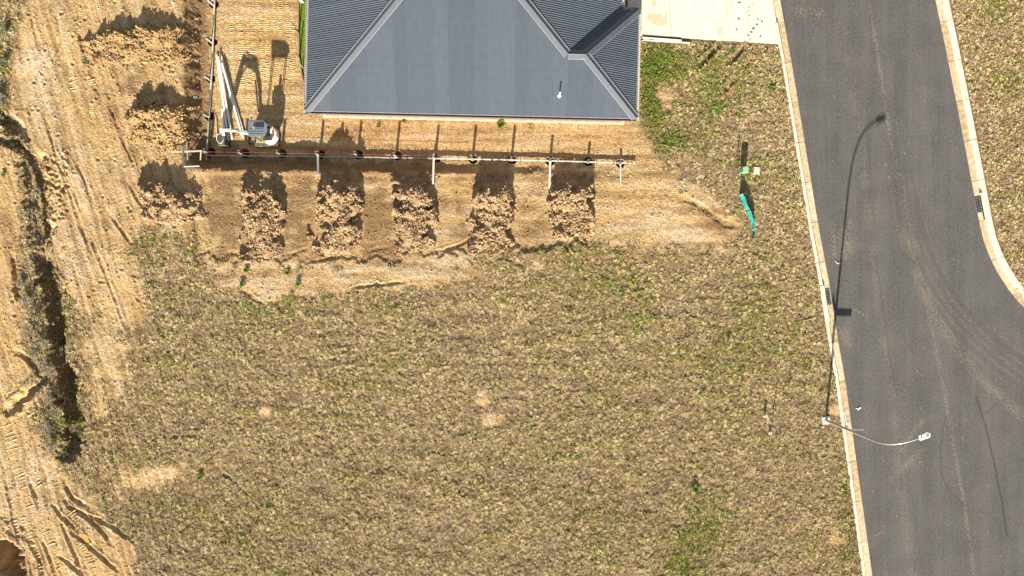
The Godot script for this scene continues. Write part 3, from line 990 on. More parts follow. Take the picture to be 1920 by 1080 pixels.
	for y in h:
		for x in w:
			var i := y * w + x
			var k := 0.9 + (b1[i] / 255.0 - 0.5) * 0.22 + (b2[i] / 255.0 - 0.5) * 0.5 + (bs0[i] / 255.0 - 0.5) * 0.22 + (bs1[i] / 255.0 - 0.5) * 0.12
			var c := Color(0.102, 0.103, 0.107) * k
			c = c.lerp(Color(0.36, 0.29, 0.21), dust[i] * 0.75)
			c = c.lerp(Color(0.03, 0.029, 0.028), rubber[i])
			im.set_pixel(x, y, c.linear_to_srgb())
	return ImageTexture.create_from_image(im)

func make_road() -> void:
	var st := shape()
	var cols := 10
	var py := -700.0
	var rows: Array = []
	while py <= 1900.0:
		var a := left_edge(py)
		var b := right_edge(py)
		var row: Array = []
		for i in cols + 1:
			row.append(Vector3((lerpf(a, b, float(i) / cols) - 960.0) / U, -0.10, (py - 540.0) / U))
		rows.append(row)
		py += 10.0 if py > 380.0 and py < 760.0 else 40.0
	for j in rows.size() - 1:
		for i in cols:
			for t in [[0, 0], [0, 1], [1, 1], [0, 0], [1, 1], [1, 0]]:
				var v: Vector3 = rows[j + t[0]][i + t[1]]
				st.set_normal(Vector3.UP)
				st.set_uv(Vector2((v.x * U + 960.0 - 1400.0) / 600.0, (v.z * U + 540.0 + 20.0) / (1400.0 / 1.2)))
				st.add_vertex(v)
	var m := StandardMaterial3D.new()
	m.albedo_texture = road_image()
	m.roughness = 0.93
	m.metallic_specular = 0.25
	var o := put("road", st, m, self)
	o.set_meta("kind", "structure")
	# bed under the road, so that it has thickness
	var gutter_m := [mat("gutter_a", 0.62, 0.49, 0.345, 0.9, 0.0, 0.14, 0.5), mat("gutter_b", 0.68, 0.565, 0.42, 0.9, 0.0, 0.14, 0.5), mat("gutter_c", 0.58, 0.445, 0.295, 0.9, 0.0, 0.16, 0.5)]
	var kerb_m := mat("kerb", 0.76, 0.71, 0.62, 0.9, 0.0, 0.12, 0.5)
	for left in [true, false]:
		var k := structure("kerb")
		var side := -1.0 if left else 1.0
		var pts := edge_points(left, -260.0, 1340.0 if left else 690.0, 5.0)
		var run := 0.0
		var from := 0
		var piece := 0
		var breaks_at := 2.45
		var i := 1
		while i < pts.size():
			run += pts[i].distance_to(pts[i - 1])
			if run >= breaks_at or i == pts.size() - 1:
				kerb_piece(k, pts.slice(from, i + 1), side, gutter_m[(piece * 7 + piece / 3) % 3], kerb_m, left)
				piece += 1
				from = i
				run = 0.0
			i += 1
	drain(Vector2(1551.5, 557.0), true, "steel drain grate in the gutter on the lot's side of the road")
	drain(Vector2(1833.5, 384.0), false, "steel drain grate in the gutter across the road, before the bend")

func kerb_piece(parent: Node, pts: Array, side: float, gm: Material, km: Material, left: bool) -> void:
	var gap := 0.03
	var prof_g := [[0.0, -0.3], [0.0, -0.098], [0.42, -0.112], [0.42, -0.3]]
	var kw := 0.2 if left else 0.27
	var prof_k := [[0.423, -0.3], [0.423, -0.1], [0.45, 0.025], [0.47, 0.04], [0.45 + kw, 0.04], [0.45 + kw, -0.3]]
	var mid: Vector2 = pts[pts.size() / 2]
	var my := mid.y * U + 540.0
	for which in 2:
		if which == 1 and left and my < 80.0: continue
		var prof: Array = prof_g if which == 0 else prof_k
		var st := shape()
		var rings: Array = []
		for i in pts.size():
			var d: Vector2 = (pts[mini(i + 1, pts.size() - 1)] - pts[maxi(i - 1, 0)]).normalized()
			var nrm := Vector2(d.y, -d.x) * side
			var p: Vector2 = pts[i]
			if i == 0: p += d * gap * 0.5
			if i == pts.size() - 1: p -= d * gap * 0.5
			var ring: Array = []
			for q in prof:
				var e: Vector2 = p + nrm * q[0]
				ring.append(Vector3(e.x, q[1], e.y))
			rings.append(ring)
		for i in rings.size() - 1:
			for j in prof.size() - 1:
				quad(st, rings[i][j], rings[i + 1][j], rings[i + 1][j + 1], rings[i][j + 1])
		for r in [rings[0], rings[-1]]:
			for j in range(1, prof.size() - 1):
				tri(st, r[0], r[j], r[j + 1])
		put("gutter_slab" if which == 0 else "kerb_block", st, gm if which == 0 else km, parent)

func drain(at: Vector2, left: bool, label: String) -> void:
	var x := left_edge if left else right_edge
	var d := Vector2(x.call(at.y + 20.0) - x.call(at.y - 20.0), 40.0).normalized()
	var o := thing("drain_grate", label, "drain grate", plan(at.x, at.y, -0.1), "gutter drain grates", atan2(d.x, d.y))
	o.position.y = -0.095
	var dark := mat("pit_dark", 0.02, 0.02, 0.022, 0.95)
	var steel := mat("grate_steel", 0.26, 0.29, 0.31, 0.5, 0.4)
	var f := shape()
	box(f, Vector3(0, 0.0, 0), Vector3(0.36, 0.012, 0.96))
	put("pit_bottom", f, dark, o)
	var r := shape()
	box(r, Vector3(-0.17, 0.018, 0), Vector3(0.03, 0.02, 0.98))
	box(r, Vector3(0.17, 0.018, 0), Vector3(0.03, 0.02, 0.98))
	box(r, Vector3(0, 0.018, -0.48), Vector3(0.31, 0.02, 0.03))
	box(r, Vector3(0, 0.018, 0.48), Vector3(0.31, 0.02, 0.03))
	put("rim", r, steel, o)
	for i in 9:
		var b := shape()
		box(b, Vector3(0, 0.018, -0.4 + i * 0.1), Vector3(0.31, 0.02, 0.04))
		put("grate_bar", b, steel, o)
	# the lintel over the inlet behind the grate
	var side := -1.0 if left else 1.0
	var l := thing("inlet_lintel", "pale concrete inlet lintel behind the grate on the lot's side" if left else "pale concrete inlet lintel with a dark slot across the road", "lintel", plan(at.x + (-6.0 if left else 14.0), at.y + (13.0 if left else 8.0), -0.02), "", atan2(d.x, d.y))
	var c := shape()
	box(c, Vector3(0, 0.0, 0), Vector3(0.27 if left else 0.3, 0.16, 2.3 if left else 2.1))
	put("beam", c, mat("kerb_new", 0.74, 0.70, 0.62, 0.85), l)
	if not left:
		var s := shape()
		box(s, Vector3(-0.158, -0.02, -0.1), Vector3(0.02, 0.09, 1.5))
		put("slot", s, dark, l)

func drive_image() -> ImageTexture:
	var w := 560
	var h := 520
	var im := Image.create(w, h, false, Image.FORMAT_RGB8)
	var n := FastNoiseLite.new(); n.seed = 21; n.frequency = 0.02; n.fractal_octaves = 4
	var n2 := FastNoiseLite.new(); n2.seed = 22; n2.frequency = 0.06; n2.fractal_octaves = 3
	# stains: x, y, rx, ry in plan units, strength, kind (0 damp sand, 1 mud)
	var st := [[1229, 34, 20, 10, 1.0, 0], [1240, 42, 11, 7, 1.0, 0], [1226, 4, 5, 9, 1.0, 0], [1348, 55, 7, 8, 0.9, 0], [1355, 64, 8, 2, 0.6, 0], [1373, 4, 4, 4, 0.9, 0], [1375, 12, 5, 2, 0.6, 0], [1376, 20, 3, 5, 0.6, 0], [1400, 20, 6, 6, 0.8, 0], [1411, 9, 5, 4, 0.7, 0], [1362, 8, 3, 16, 0.6, 0], [1386, 5, 3, 2, 1.0, 1], [1385, 35, 3, 3, 1.0, 1], [1404, 29, 1.5, 1.5, 1.0, 1], [1421, 36, 2, 2, 1.0, 1], [1419, 46, 2, 2, 1.0, 1], [1413, 53, 3, 2, 1.0, 1], [1407, 60, 4, 2, 1.0, 1], [1402, 66, 3, 2, 1.0, 1], [1428, 40, 1.5, 1.5, 1.0, 1], [1381, 55, 2, 2, 1.0, 1], [1425, 68, 1.5, 2.5, 1.0, 1], [1406, 73, 1.5, 1.5, 1.0, 1], [1402, 40, 1.2, 1.2, 1.0, 1], [1404, 13, 1.4, 1.4, 1.0, 1]]
	for y in h:
		for x in w:
			var px := 1170.0 + x * 0.55
			var py := -190.0 + y * 0.55
			var k := n.get_noise_2d(x, y)
			var k2 := n2.get_noise_2d(x, y)
			var c := Color(0.53, 0.53, 0.505) * (0.97 + k * 0.10 + k2 * 0.05)
			for s in st:
				if absf(px - s[0]) > s[2] * 1.8 or absf(py - s[1]) > s[3] * 1.8: continue
				var d := Vector2((px - s[0]) / s[2], (py - s[1]) / s[3]).length() + k2 * 0.7 + k * 0.4
				var f: float = (1.0 - smoothstep(0.85, 1.0, d)) * s[4]
				c = c.lerp(Color(0.52, 0.42, 0.30) if s[5] == 0 else Color(0.16, 0.09, 0.045), f)
			im.set_pixel(x, y, c.linear_to_srgb())
	return ImageTexture.create_from_image(im)

func make_drive() -> void:
	var o := structure("driveway")
	var m := StandardMaterial3D.new()
	m.albedo_texture = drive_image()
	m.roughness = 0.9
	var joints := [[1178.0, 1172.0], [1254.0, 1257.0], [1357.5, 1370.5], [1449.5, 1463.0]]
	for i in 3:
		var a: float = joints[i][0] + 0.25
		var a2: float = joints[i][1] + 0.25
		var b: float = joints[i + 1][0] - 0.25
		var b2: float = joints[i + 1][1] - 0.25
		var low := func(px: float): return 64.2 + (px - 1172.0) * 0.0646
		var up := -170.0
		var slope: float = (a2 - a) / 80.0
		var slope_b: float = (b2 - b) / 80.0
		var c := [Vector2(a + slope * up, up), Vector2(b + slope_b * up, up), Vector2(b2, low.call(b2)), Vector2(a2, low.call(a2))]
		var st := shape()
		var y1 := 0.045 - 0.004 * i if i < 2 else 0.02
		var v: Array = []
		for q in c:
			v.append(Vector3((q.x - 960.0) / U, y1, (q.y - 540.0) / U))
		var low_v: Array = []
		for q in v:
			low_v.append(Vector3(q.x, -0.35, q.z))
		var faces := [[v[0], v[1], v[2], v[3]]]
		for e in 4:
			faces.append([v[e], low_v[e], low_v[(e + 1) % 4], v[(e + 1) % 4]])
		for f in faces:
			var nrm: Vector3 = (f[2] - f[0]).cross(f[1] - f[0]).normalized()
			for t in [0, 1, 2, 0, 2, 3]:
				st.set_normal(nrm)
				st.set_uv(Vector2((f[t].x * U + 960.0 - 1170.0) / (560.0 * 0.55), (f[t].z * U + 540.0 + 190.0) / (520.0 * 0.55)))
				st.add_vertex(f[t])
		put("concrete_slab", st, m, o)

# ------------------------------------------------------------------ house
const EAVE := 2.6
const PITCH := 0.44

func roof_point(face: int, e: float, s: float, lift: float) -> Vector3:   # house frame: x along the front eave, z = -(distance back)
	var y := EAVE + PITCH * s
	var n := Vector3.ZERO
	var p := Vector3.ZERO
	match face:
		0: p = Vector3(e, y, -s); n = Vector3(0, 1, PITCH)
		1: p = Vector3(s, y, -e); n = Vector3(-PITCH, 1, 0)
		2: p = Vector3(18.4 - s, y, -e); n = Vector3(PITCH, 1, 0)
		3: p = Vector3(e, y, -(6.4 - s)); n = Vector3(0, 1, -PITCH)
		4: p = Vector3(19.4 - s, y, -e); n = Vector3(PITCH, 1, 0)
		5: p = Vector3(e, y, -(14.0 - s)); n = Vector3(0, 1, -PITCH)
	return p + n.normalized() * lift

func roof_span(face: int, e: float) -> Vector2:
	match face:
		0:
			if e < 11.4: return Vector2(0, minf(e, 7.0))
			if e < 15.2: return Vector2(0, 18.4 - e)
			if e < 16.2: return Vector2(0, 3.2)
			return Vector2(0, 19.4 - e)
		1: return Vector2(0, minf(minf(e, 14.0 - e), 7.0))
		2: return Vector2(maxf(0.0, 6.4 - e), minf(minf(e, 14.0 - e), 7.0))
		3: return Vector2(maxf(0.0, 18.4 - e), minf(3.2, 19.4 - e))
		4: return Vector2(0, minf(e, 6.4 - e))
		5: return Vector2(0, minf(minf(e, 18.4 - e), 7.0))
	return Vector2.ZERO

func make_house() -> void:
	var corner := plan(573.5, 208.0, EAVE)
	corner.y = 0.0
	var o := thing("house", "new brick house with a slate-grey corrugated metal hip roof and attached porch wing", "house", corner, "", deg_to_rad(-1.35))
	var steel := [mat("roof_a", 0.056, 0.075, 0.112, 0.55, 0.0, 0.05, 0.3), mat("roof_b", 0.051, 0.070, 0.105, 0.55, 0.0, 0.05, 0.3), mat("roof_c", 0.060, 0.080, 0.118, 0.55, 0.0, 0.05, 0.3)]
	var cap_m := mat("roof_cap", 0.075, 0.092, 0.125, 0.42, 0.0, 0.05, 0.3)
	var gut_m := mat("roof_gutter", 0.085, 0.095, 0.11, 0.5, 0.0, 0.05, 0.4)
	var trim_m := mat("roof_trim", 0.55, 0.54, 0.52, 0.6, 0.0, 0.05, 0.4)
	var brick := mat("brick", 0.30, 0.13, 0.08, 0.9, 0.0, 0.22, 3.0)
	var roof := Node3D.new()
	roof.name = "roof"
	o.add_child(roof)
	var spans := [[0.0, 19.4], [0.0, 14.0], [3.2, 14.0], [15.2, 19.4], [0.0, 6.4], [0.0, 18.4]]
	var pitch := 0.127
	var wide := pitch * 6.0
	for face in 6:
		var a: float = spans[face][0]
		var b: float = spans[face][1]
		var count := ceili((b - a) / wide)
		for s in count:
			var e0 := a + s * wide
			var e1 := minf(b, e0 + wide)
			var st := shape()
			var n := maxi(2, int((e1 - e0) / pitch * 8.0))
			var prev: Array = []
			for i in n + 1:
				var e := lerpf(e0, e1, float(i) / n)
				var t := (e - a) / pitch * TAU
				var lift := 0.016 * sin(t) + (0.004 if i == 0 else 0.0)
				var r := roof_span(face, clampf(e, a + 0.001, b - 0.001))
				if r.y < r.x: r.y = r.x
				var cur := [roof_point(face, e, r.x - (0.05 if r.x == 0.0 else 0.0), lift), roof_point(face, e, r.y, lift)]
				if i > 0:
					quad(st, prev[0], prev[1], cur[1], cur[0])
				prev = cur
			put("roof_sheet", st, steel[(s * 5 + face + s / 3) % 3], roof)
	# caps over hips and ridges, with a rolled edge each side
	var caps := [[[0, 0], [7, 7], 0, 1], [[19.4, 0], [16.2, 3.2], 0, 4], [[16.2, 3.2], [15.2, 3.2], 0, 3], [[15.2, 3.2], [11.4, 7], 0, 2], [[19.4, 6.4], [16.2, 3.2], 3, 4], [[7, 7], [11.4, 7], 0, 5], [[0, 14], [7, 7], 1, 5], [[18.4, 14], [11.4, 7], 2, 5]]
	for c in caps:
		var p: Vector3 = on_roof(c[0], c[2])
		var q: Vector3 = on_roof(c[1], c[2])
		var st := shape()
		var rolls := shape()
		var t := (q - p).normalized()
		for f in [c[2], c[3]]:
			var nrm: Vector3 = [Vector3(0, 1, PITCH), Vector3(-PITCH, 1, 0), Vector3(PITCH, 1, 0), Vector3(0, 1, -PITCH), Vector3(PITCH, 1, 0), Vector3(0, 1, -PITCH)][f].normalized()
			var across := t.cross(nrm).normalized()
			var inside: Vector3 = [Vector3(0, 0, 1), Vector3(-1, 0, 0), Vector3(1, 0, 0), Vector3(0, 0, -1), Vector3(1, 0, 0), Vector3(0, 0, -1)][f]
			if across.dot(inside) < 0.0: across = -across
			var lift := nrm * 0.035
			var p2 := p + across * 0.24 + lift
			var q2 := q + across * 0.24 + lift
			quad(st, p + Vector3.UP * 0.06, q + Vector3.UP * 0.06, q2, p2)
			quad(st, p2, q2, q2 - nrm * 0.05, p2 - nrm * 0.05)
			tube(rolls, p2, q2, 0.018, 0.018, 6)
		tube(st, p + Vector3.UP * 0.055, q + Vector3.UP * 0.055, 0.035, 0.035, 8)
		var cp := put("hip_cap" if c[0][1] != c[1][1] else "ridge_cap", st, cap_m, roof)
		put("rolled_edge", rolls, mat("roof_roll", 0.24, 0.265, 0.30, 0.35, 0.0, 0.0), cp)
	# valley tray
	var vs := shape()
	var va := on_roof([15.2, 3.2], 3) + Vector3.UP * 0.025
	var vb := on_roof([18.4, 6.4], 3) + Vector3.UP * 0.025
	bar(vs, va, vb, 0.1, 0.02)
	put("valley_tray", vs, mats["roof_b"], roof)
	# gutters
	for g in [[[0, 0], [19.4, 0], 0], [[0, 0], [0, 14], 1], [[19.4, 0], [19.4, 6.4], 1], [[18.5, 6.4], [19.4, 6.4], 1], [[18.4, 6.5], [18.4, 14], 1], [[0, 14], [18.4, 14], 0]]:
		var gs := shape()
		var ga := Vector3(g[0][0], EAVE - 0.03, -g[0][1])
		var gb := Vector3(g[1][0], EAVE - 0.03, -g[1][1])
		var out := Vector3.ZERO
		if g[0][1] == g[1][1]: out = Vector3(0, 0, 1 if g[0][1] == 0 else -1)
		else: out = Vector3(-1 if g[0][0] == 0 else 1, 0, 0)
		bar(gs, ga + out * 0.13, gb + out * 0.13, 0.016, 0.12)
		bar(gs, ga + out * 0.07 - Vector3.UP * 0.05, gb + out * 0.07 - Vector3.UP * 0.05, 0.104, 0.016)
		var gn := put("gutter", gs, gut_m if g[2] == 0 else trim_m, roof)
		var fs := shape()
		bar(fs, ga - out * 0.0 - Vector3.UP * 0.05, gb - out * 0.0 - Vector3.UP * 0.05, 0.02, 0.18)
		put("fascia", fs, trim_m, gn)
	# walls, soffit, slab
	var outline := PackedVector2Array([Vector2(0.5, -0.5), Vector2(18.9, -0.5), Vector2(18.9, -5.9), Vector2(17.9, -5.9), Vector2(17.9, -13.5), Vector2(0.5, -13.5)])
	var sof := shape()
	slab(sof, PackedVector2Array([Vector2(0.02, -0.02), Vector2(19.38, -0.02), Vector2(19.38, -6.38), Vector2(18.38, -6.38), Vector2(18.38, -13.98), Vector2(0.02, -13.98)]), 2.42, 2.45)
	put("soffit", sof, trim_m, o)
	for i in outline.size():
		var a := outline[i]
		var b := outline[(i + 1) % outline.size()]
		var ws := shape()
		bar(ws, Vector3(a.x, 1.28, a.y), Vector3(b.x, 1.28, b.y), 0.22, 2.27)
		put("wall", ws, brick, o)
	var base := shape()
	slab(base, PackedVector2Array([Vector2(0.3, -0.28), Vector2(19.1, -0.28), Vector2(19.1, -6.1), Vector2(18.1, -6.1), Vector2(18.1, -13.7), Vector2(0.3, -13.7)]), -0.3, 0.14)
	put("footing_slab", base, mat("slab_edge", 0.6, 0.54, 0.46, 0.9), o)
	for wx in [3.2, 8.5, 14.0]:
		var wf := shape()
		box(wf, Vector3(wx, 1.5, -0.37), Vector3(1.8, 1.2, 0.05))
		var win := put("window", wf, trim_m, o)
		var gl := shape()
		box(gl, Vector3(wx, 1.5, -0.335), Vector3(1.66, 1.06, 0.02))
		put("pane", gl, mat("window_glass", 0.03, 0.035, 0.04, 0.08, 0.0, 0.0), win)
	# flue
	var fl := on_roof([14.82, 1.1], 0)
	var f1 := shape()
	tube(f1, fl - Vector3.UP * 0.1, fl + Vector3.UP * 0.6, 0.035, 0.035, 12)
	var flue := put("vent_pipe", f1, mat("white_plastic", 0.78, 0.76, 0.72, 0.5, 0.0, 0.04), roof)
	var f2 := shape()
	tube(f2, fl + Vector3.UP * 0.6, fl + Vector3.UP * 0.64, 0.05, 0.05, 12)
	put("vent_cowl", f2, mats["white_plastic"], flue)
	f2 = shape()
	box(f2, fl + Vector3(0, 0.03, 0.02), Vector3(0.19, 0.03, 0.19), Basis(Vector3.UP, 0.785))
	put("vent_flashing", f2, mats["white_plastic"], flue)

func on_roof(p: Array, face: int) -> Vector3:
	match face:
		0: return roof_point(0, p[0], p[1], 0.0)
		1: return roof_point(1, p[1], p[0], 0.0)
		2: return roof_point(2, p[1], 18.4 - p[0], 0.0)
		3: return roof_point(3, p[0], 6.4 - p[1], 0.0)
	return roof_point(5, p[0], 14.0 - p[1], 0.0)

# ------------------------------------------------------------------ the building site
func post(at: Vector3, high: float, st: SurfaceTool) -> void:   # an H-section standing in its hole
	box(st, Vector3(0, high * 0.5 - 0.35, -0.07), Vector3(0.15, high + 0.7, 0.012))
	box(st, Vector3(0, high * 0.5 - 0.35, 0.07), Vector3(0.15, high + 0.7, 0.012))
	box(st, Vector3(0, high * 0.5 - 0.35, 0), Vector3(0.012, high + 0.7, 0.128))

func make_posts() -> void:
	var m := mat("galv", 0.55, 0.57, 0.58, 0.42, 0.55, 0.12, 2.0)
	var ords := ["first", "second", "third", "fourth", "fifth", "sixth", "seventh", "eighth", "ninth", "tenth", "eleventh", "twelfth"]
	for i in HOLES.size():
		var h: Array = HOLES[i]
		var p := plan(h[0], h[1], 0.0) + Vector3(-0.03, 0, 0.05)
		var label := ""
		var high := 0.92 - 0.004 * i
		if i < 12:
			label = "steel post in an augered hole, %s from the corner along the long footing line" % ords[i]
			if i > 8: high = 0.85 - (i - 8) * 0.16
		else:
			label = "steel post in an augered hole beside the bank, %s row from the picture's upper edge" % ords[i - 12]
		var st := shape()
		post(p, high, st)
		var o := put(numbered("steel_post"), st, m, self)
		o.position = p
		tag(o, label, "post", "retaining wall posts set in augered holes")

func one_bar(called: String, a: Vector3, b: Vector3, wide: float, high: float, m: Material, label: String, category: String, group := "") -> void:
	var st := shape()
	var c := (a + b) * 0.5
	bar(st, a - c, b - c, wide, high)
	var o := put(numbered(called), st, m, self)
	o.position = c
	tag(o, label, category, group)

func make_formwork() -> void:
	var teal := mat("rail_teal", 0.42, 0.50, 0.49, 0.5, 0.2, 0.15, 1.5)
	var pale := mat("rail_pale", 0.66, 0.68, 0.66, 0.5, 0.15, 0.12, 1.5)
	var white := mat("white_timber", 0.74, 0.72, 0.68, 0.7, 0.0, 0.1, 1.0)
	var buff := mat("buff_timber", 0.62, 0.54, 0.42, 0.75, 0.0, 0.15, 1.0)
	var peg_m := mat("peg", 0.12, 0.08, 0.05, 0.9)
	# rails of the long line
	var xs := [[384, 291.5], [596, 293.5], [813, 297.0], [1032, 301.5], [1192, 306.5]]
	var which := ["by the machine", "under the first pair of braces", "in the middle of the line", "at the road end of the line"]
	for i in 4:
		one_bar("guide_rail", plan(xs[i][0] + 1.0, xs[i][1], 0.16), plan(xs[i + 1][0] - 1.0, xs[i + 1][1], 0.16), 0.07, 0.1, teal if i < 2 else pale, "grey-green steel guide rail of the long footing line, " + which[i], "rail", "guide rails of the footing")
	var ys := [[403, -12], [400.5, 60], [396.5, 150], [392, 222], [387, 301]]
	var where := ["at the picture's upper edge", "past the orange marker", "above the pile of lying posts", "running into the corner"]
	for i in 4:
		one_bar("guide_rail", plan(ys[i][0], ys[i][1] + 1.0, 0.16), plan(ys[i + 1][0], ys[i + 1][1] - 1.0, 0.16), 0.08, 0.1, pale if i != 3 else teal, "pale steel guide rail beside the bank, " + where[i], "rail", "guide rails of the footing")
	rng.seed = 61
	var n := 0
	for x in [430, 487, 560, 628, 655, 700, 733, 760, 812, 835, 860, 877, 905, 949, 976, 1008, 1045, 1094, 1118, 1150, 1155, 1176, 1184]:
		var p := plan(x, 291.0 + (x - 384.0) * 0.0188 + 2.6, 0.0)
		var st := shape()
		box(st, Vector3(0, 0.14, 0), Vector3(0.035, 0.44 + rng.randf() * 0.1, 0.035), Basis(Vector3(0, 0, 1), rng.randf_range(-0.06, 0.06)))
		var o := put(numbered("rail_peg"), st, peg_m, self)
		o.position = p
		tag(o, "small dark peg driven against the long guide rail, %s from the corner" % ORD[n], "peg", "pegs along the long guide rail")
		n += 1
	var braces := [[596, 283, 596.5, 329, "white brace across the long guide rail nearest the machine"], [813.5, 289, 812, 345, "white brace across the middle of the long guide rail"], [1032, 296, 1030, 353, "longest white brace, at the dark spoil near the road end"], [1163.5, 298, 1163.5, 345, "thin white brace at the last hole of the line"]]
	for b in braces:
		var thin: bool = b[0] > 1100
		one_bar("brace", plan(b[0], b[1], 0.28), plan(b[2], b[3], maxf(0.3, nat(b[0]) + 0.08)), 0.07 if thin else 0.12, 0.06, white, b[4], "brace", "braces across the guide rail")
	# profile boards at the corner
	one_bar("profile_board", plan(320.5, 285, 1.08), plan(379, 283, 1.08), 0.09, 0.05, buff, "buff timber profile board spanning the bank at the corner", "board", "profile boards at the corner")
	one_bar("profile_board", plan(377, 284, 1.02), plan(376, 300, 1.02), 0.08, 0.05, buff, "short buff timber profile board turned square at the corner", "board", "profile boards at the corner")
	one_bar("profile_board", plan(343.5, 273.5, 1.14), plan(343.5, 305, 1.14), 0.07, 0.05, mat("teal_stake", 0.10, 0.20, 0.22, 0.6), "dark teal timber crossing the profile board at the corner", "board", "profile boards at the corner")
	one_bar("profile_board", plan(346, 312.5, 1.0), plan(374, 311.5, 1.0), 0.06, 0.05, white, "thin white timber lying on the dark heap at the corner", "board", "profile boards at the corner")
	one_bar("profile_board", plan(350, 268, 1.05), plan(352, 300, 1.05), 0.07, 0.04, mat("grey_board", 0.42, 0.35, 0.27, 0.85), "weathered grey board lying along the bank edge by the corner", "board", "profile boards at the corner")
	for q in [[323, 285, "stake under the free end of the buff profile board"], [378, 284, "stake at the angle of the two buff profile boards"]]:
		var b := plan(q[0], q[1], 1.0)
		var g := height_at(b.x, b.z)
		one_bar("profile_stake", Vector3(b.x, g - 0.1, b.z), Vector3(b.x, 1.05, b.z), 0.04, 0.04, buff, q[2], "stake", "stakes of the profile boards")
	# string line
	var s := shape()
	tube(s, plan(378, 284.5, 0.5), plan(875, 293.5, 0.4), 0.006, 0.006, 5)
	top("string_line", s, mat("red_string", 0.55, 0.05, 0.07, 0.7, 0.0, 0.0), "taut red string line above the long guide rail", "string")
	var mk := shape()
	tube(mk, plan(397.5, 20, 0.2), plan(397.5, 20, 0.3), 0.055, 0.04, 8)
	top("marker_cap", mk, mat("orange_cap", 0.75, 0.12, 0.03, 0.5, 0.0, 0.0), "small orange-red cap on the guide rail beside the bank", "marker")
	# steel lengths waiting on the pad
	var g2 := mat("galv_bright", 0.76, 0.76, 0.76, 0.5, 0.0, 0.08, 1.0)
	var lie := [[406.5, 103, 428.5, 264, 0.0, "longest lying steel post at the outer edge of the pile"], [416, 204, 423, 263, 0.0, "short lying steel post beside the bucket"], [411, 108, 436, 262, 0.16, "lying steel post in the middle of the pile"], [414.5, 105, 459, 259, 0.0, "lying steel post splayed furthest towards the machine's cab"], [418, 120, 455, 257.5, 0.16, "lying steel post resting against the splayed one"]]
	for l in lie:
		var a := plan(l[0], l[1], 0.1)
		var b := plan(l[2], l[3], 0.1)
		a.y = height_at(a.x, a.z) + 0.08 + l[4]
		b.y = height_at(b.x, b.z) + 0.08 + l[4] * 0.3
		var st := shape()
		var c := (a + b) * 0.5
		bar(st, a - c, b - c, 0.115, 0.1)
		var o := put(numbered("lying_steel_post"), st, g2, self)
		o.position = c
		tag(o, l[5], "post", "steel posts lying on the pad")
	# figures sprayed on the bank
	var font := SystemFont.new()
	font.font_names = PackedStringArray(["Droid Sans"])
	for q in [[364, 33, "uppermost white sprayed 5 on the bank face"], [364, 111, "second white sprayed 5 down the bank face"], [363, 181, "third white sprayed 5 down the bank face"], [366, 250, "lowest white sprayed 5 on the bank face"]]:
		var t := TextMesh.new()
		t.text = "5"
		t.font = font
		t.font_size = 40
		t.pixel_size = 0.008
		t.depth = 0.01
		var p := plan(q[0], q[1], 0.55)
		var h0 := height_at(p.x - 0.12, p.z)
		var h1 := height_at(p.x + 0.12, p.z)
		var slope := Vector3(0.24, h1 - h0, 0).normalized()
		var up := Vector3(-slope.y, slope.x, 0)
		p.y = height_at(p.x, p.z) + 0.05
		var o := put_mesh(numbered("sprayed_number"), t, mat("spray_white", 0.8, 0.8, 0.78, 0.8, 0.0, 0.0), self)
		var yaw := Vector3(0, 0, -1)
		o.transform = Transform3D(Basis(yaw, -slope, up).orthonormalized(), p + up * 0.03)
		tag(o, q[2], "number", "numbers sprayed on the bank")

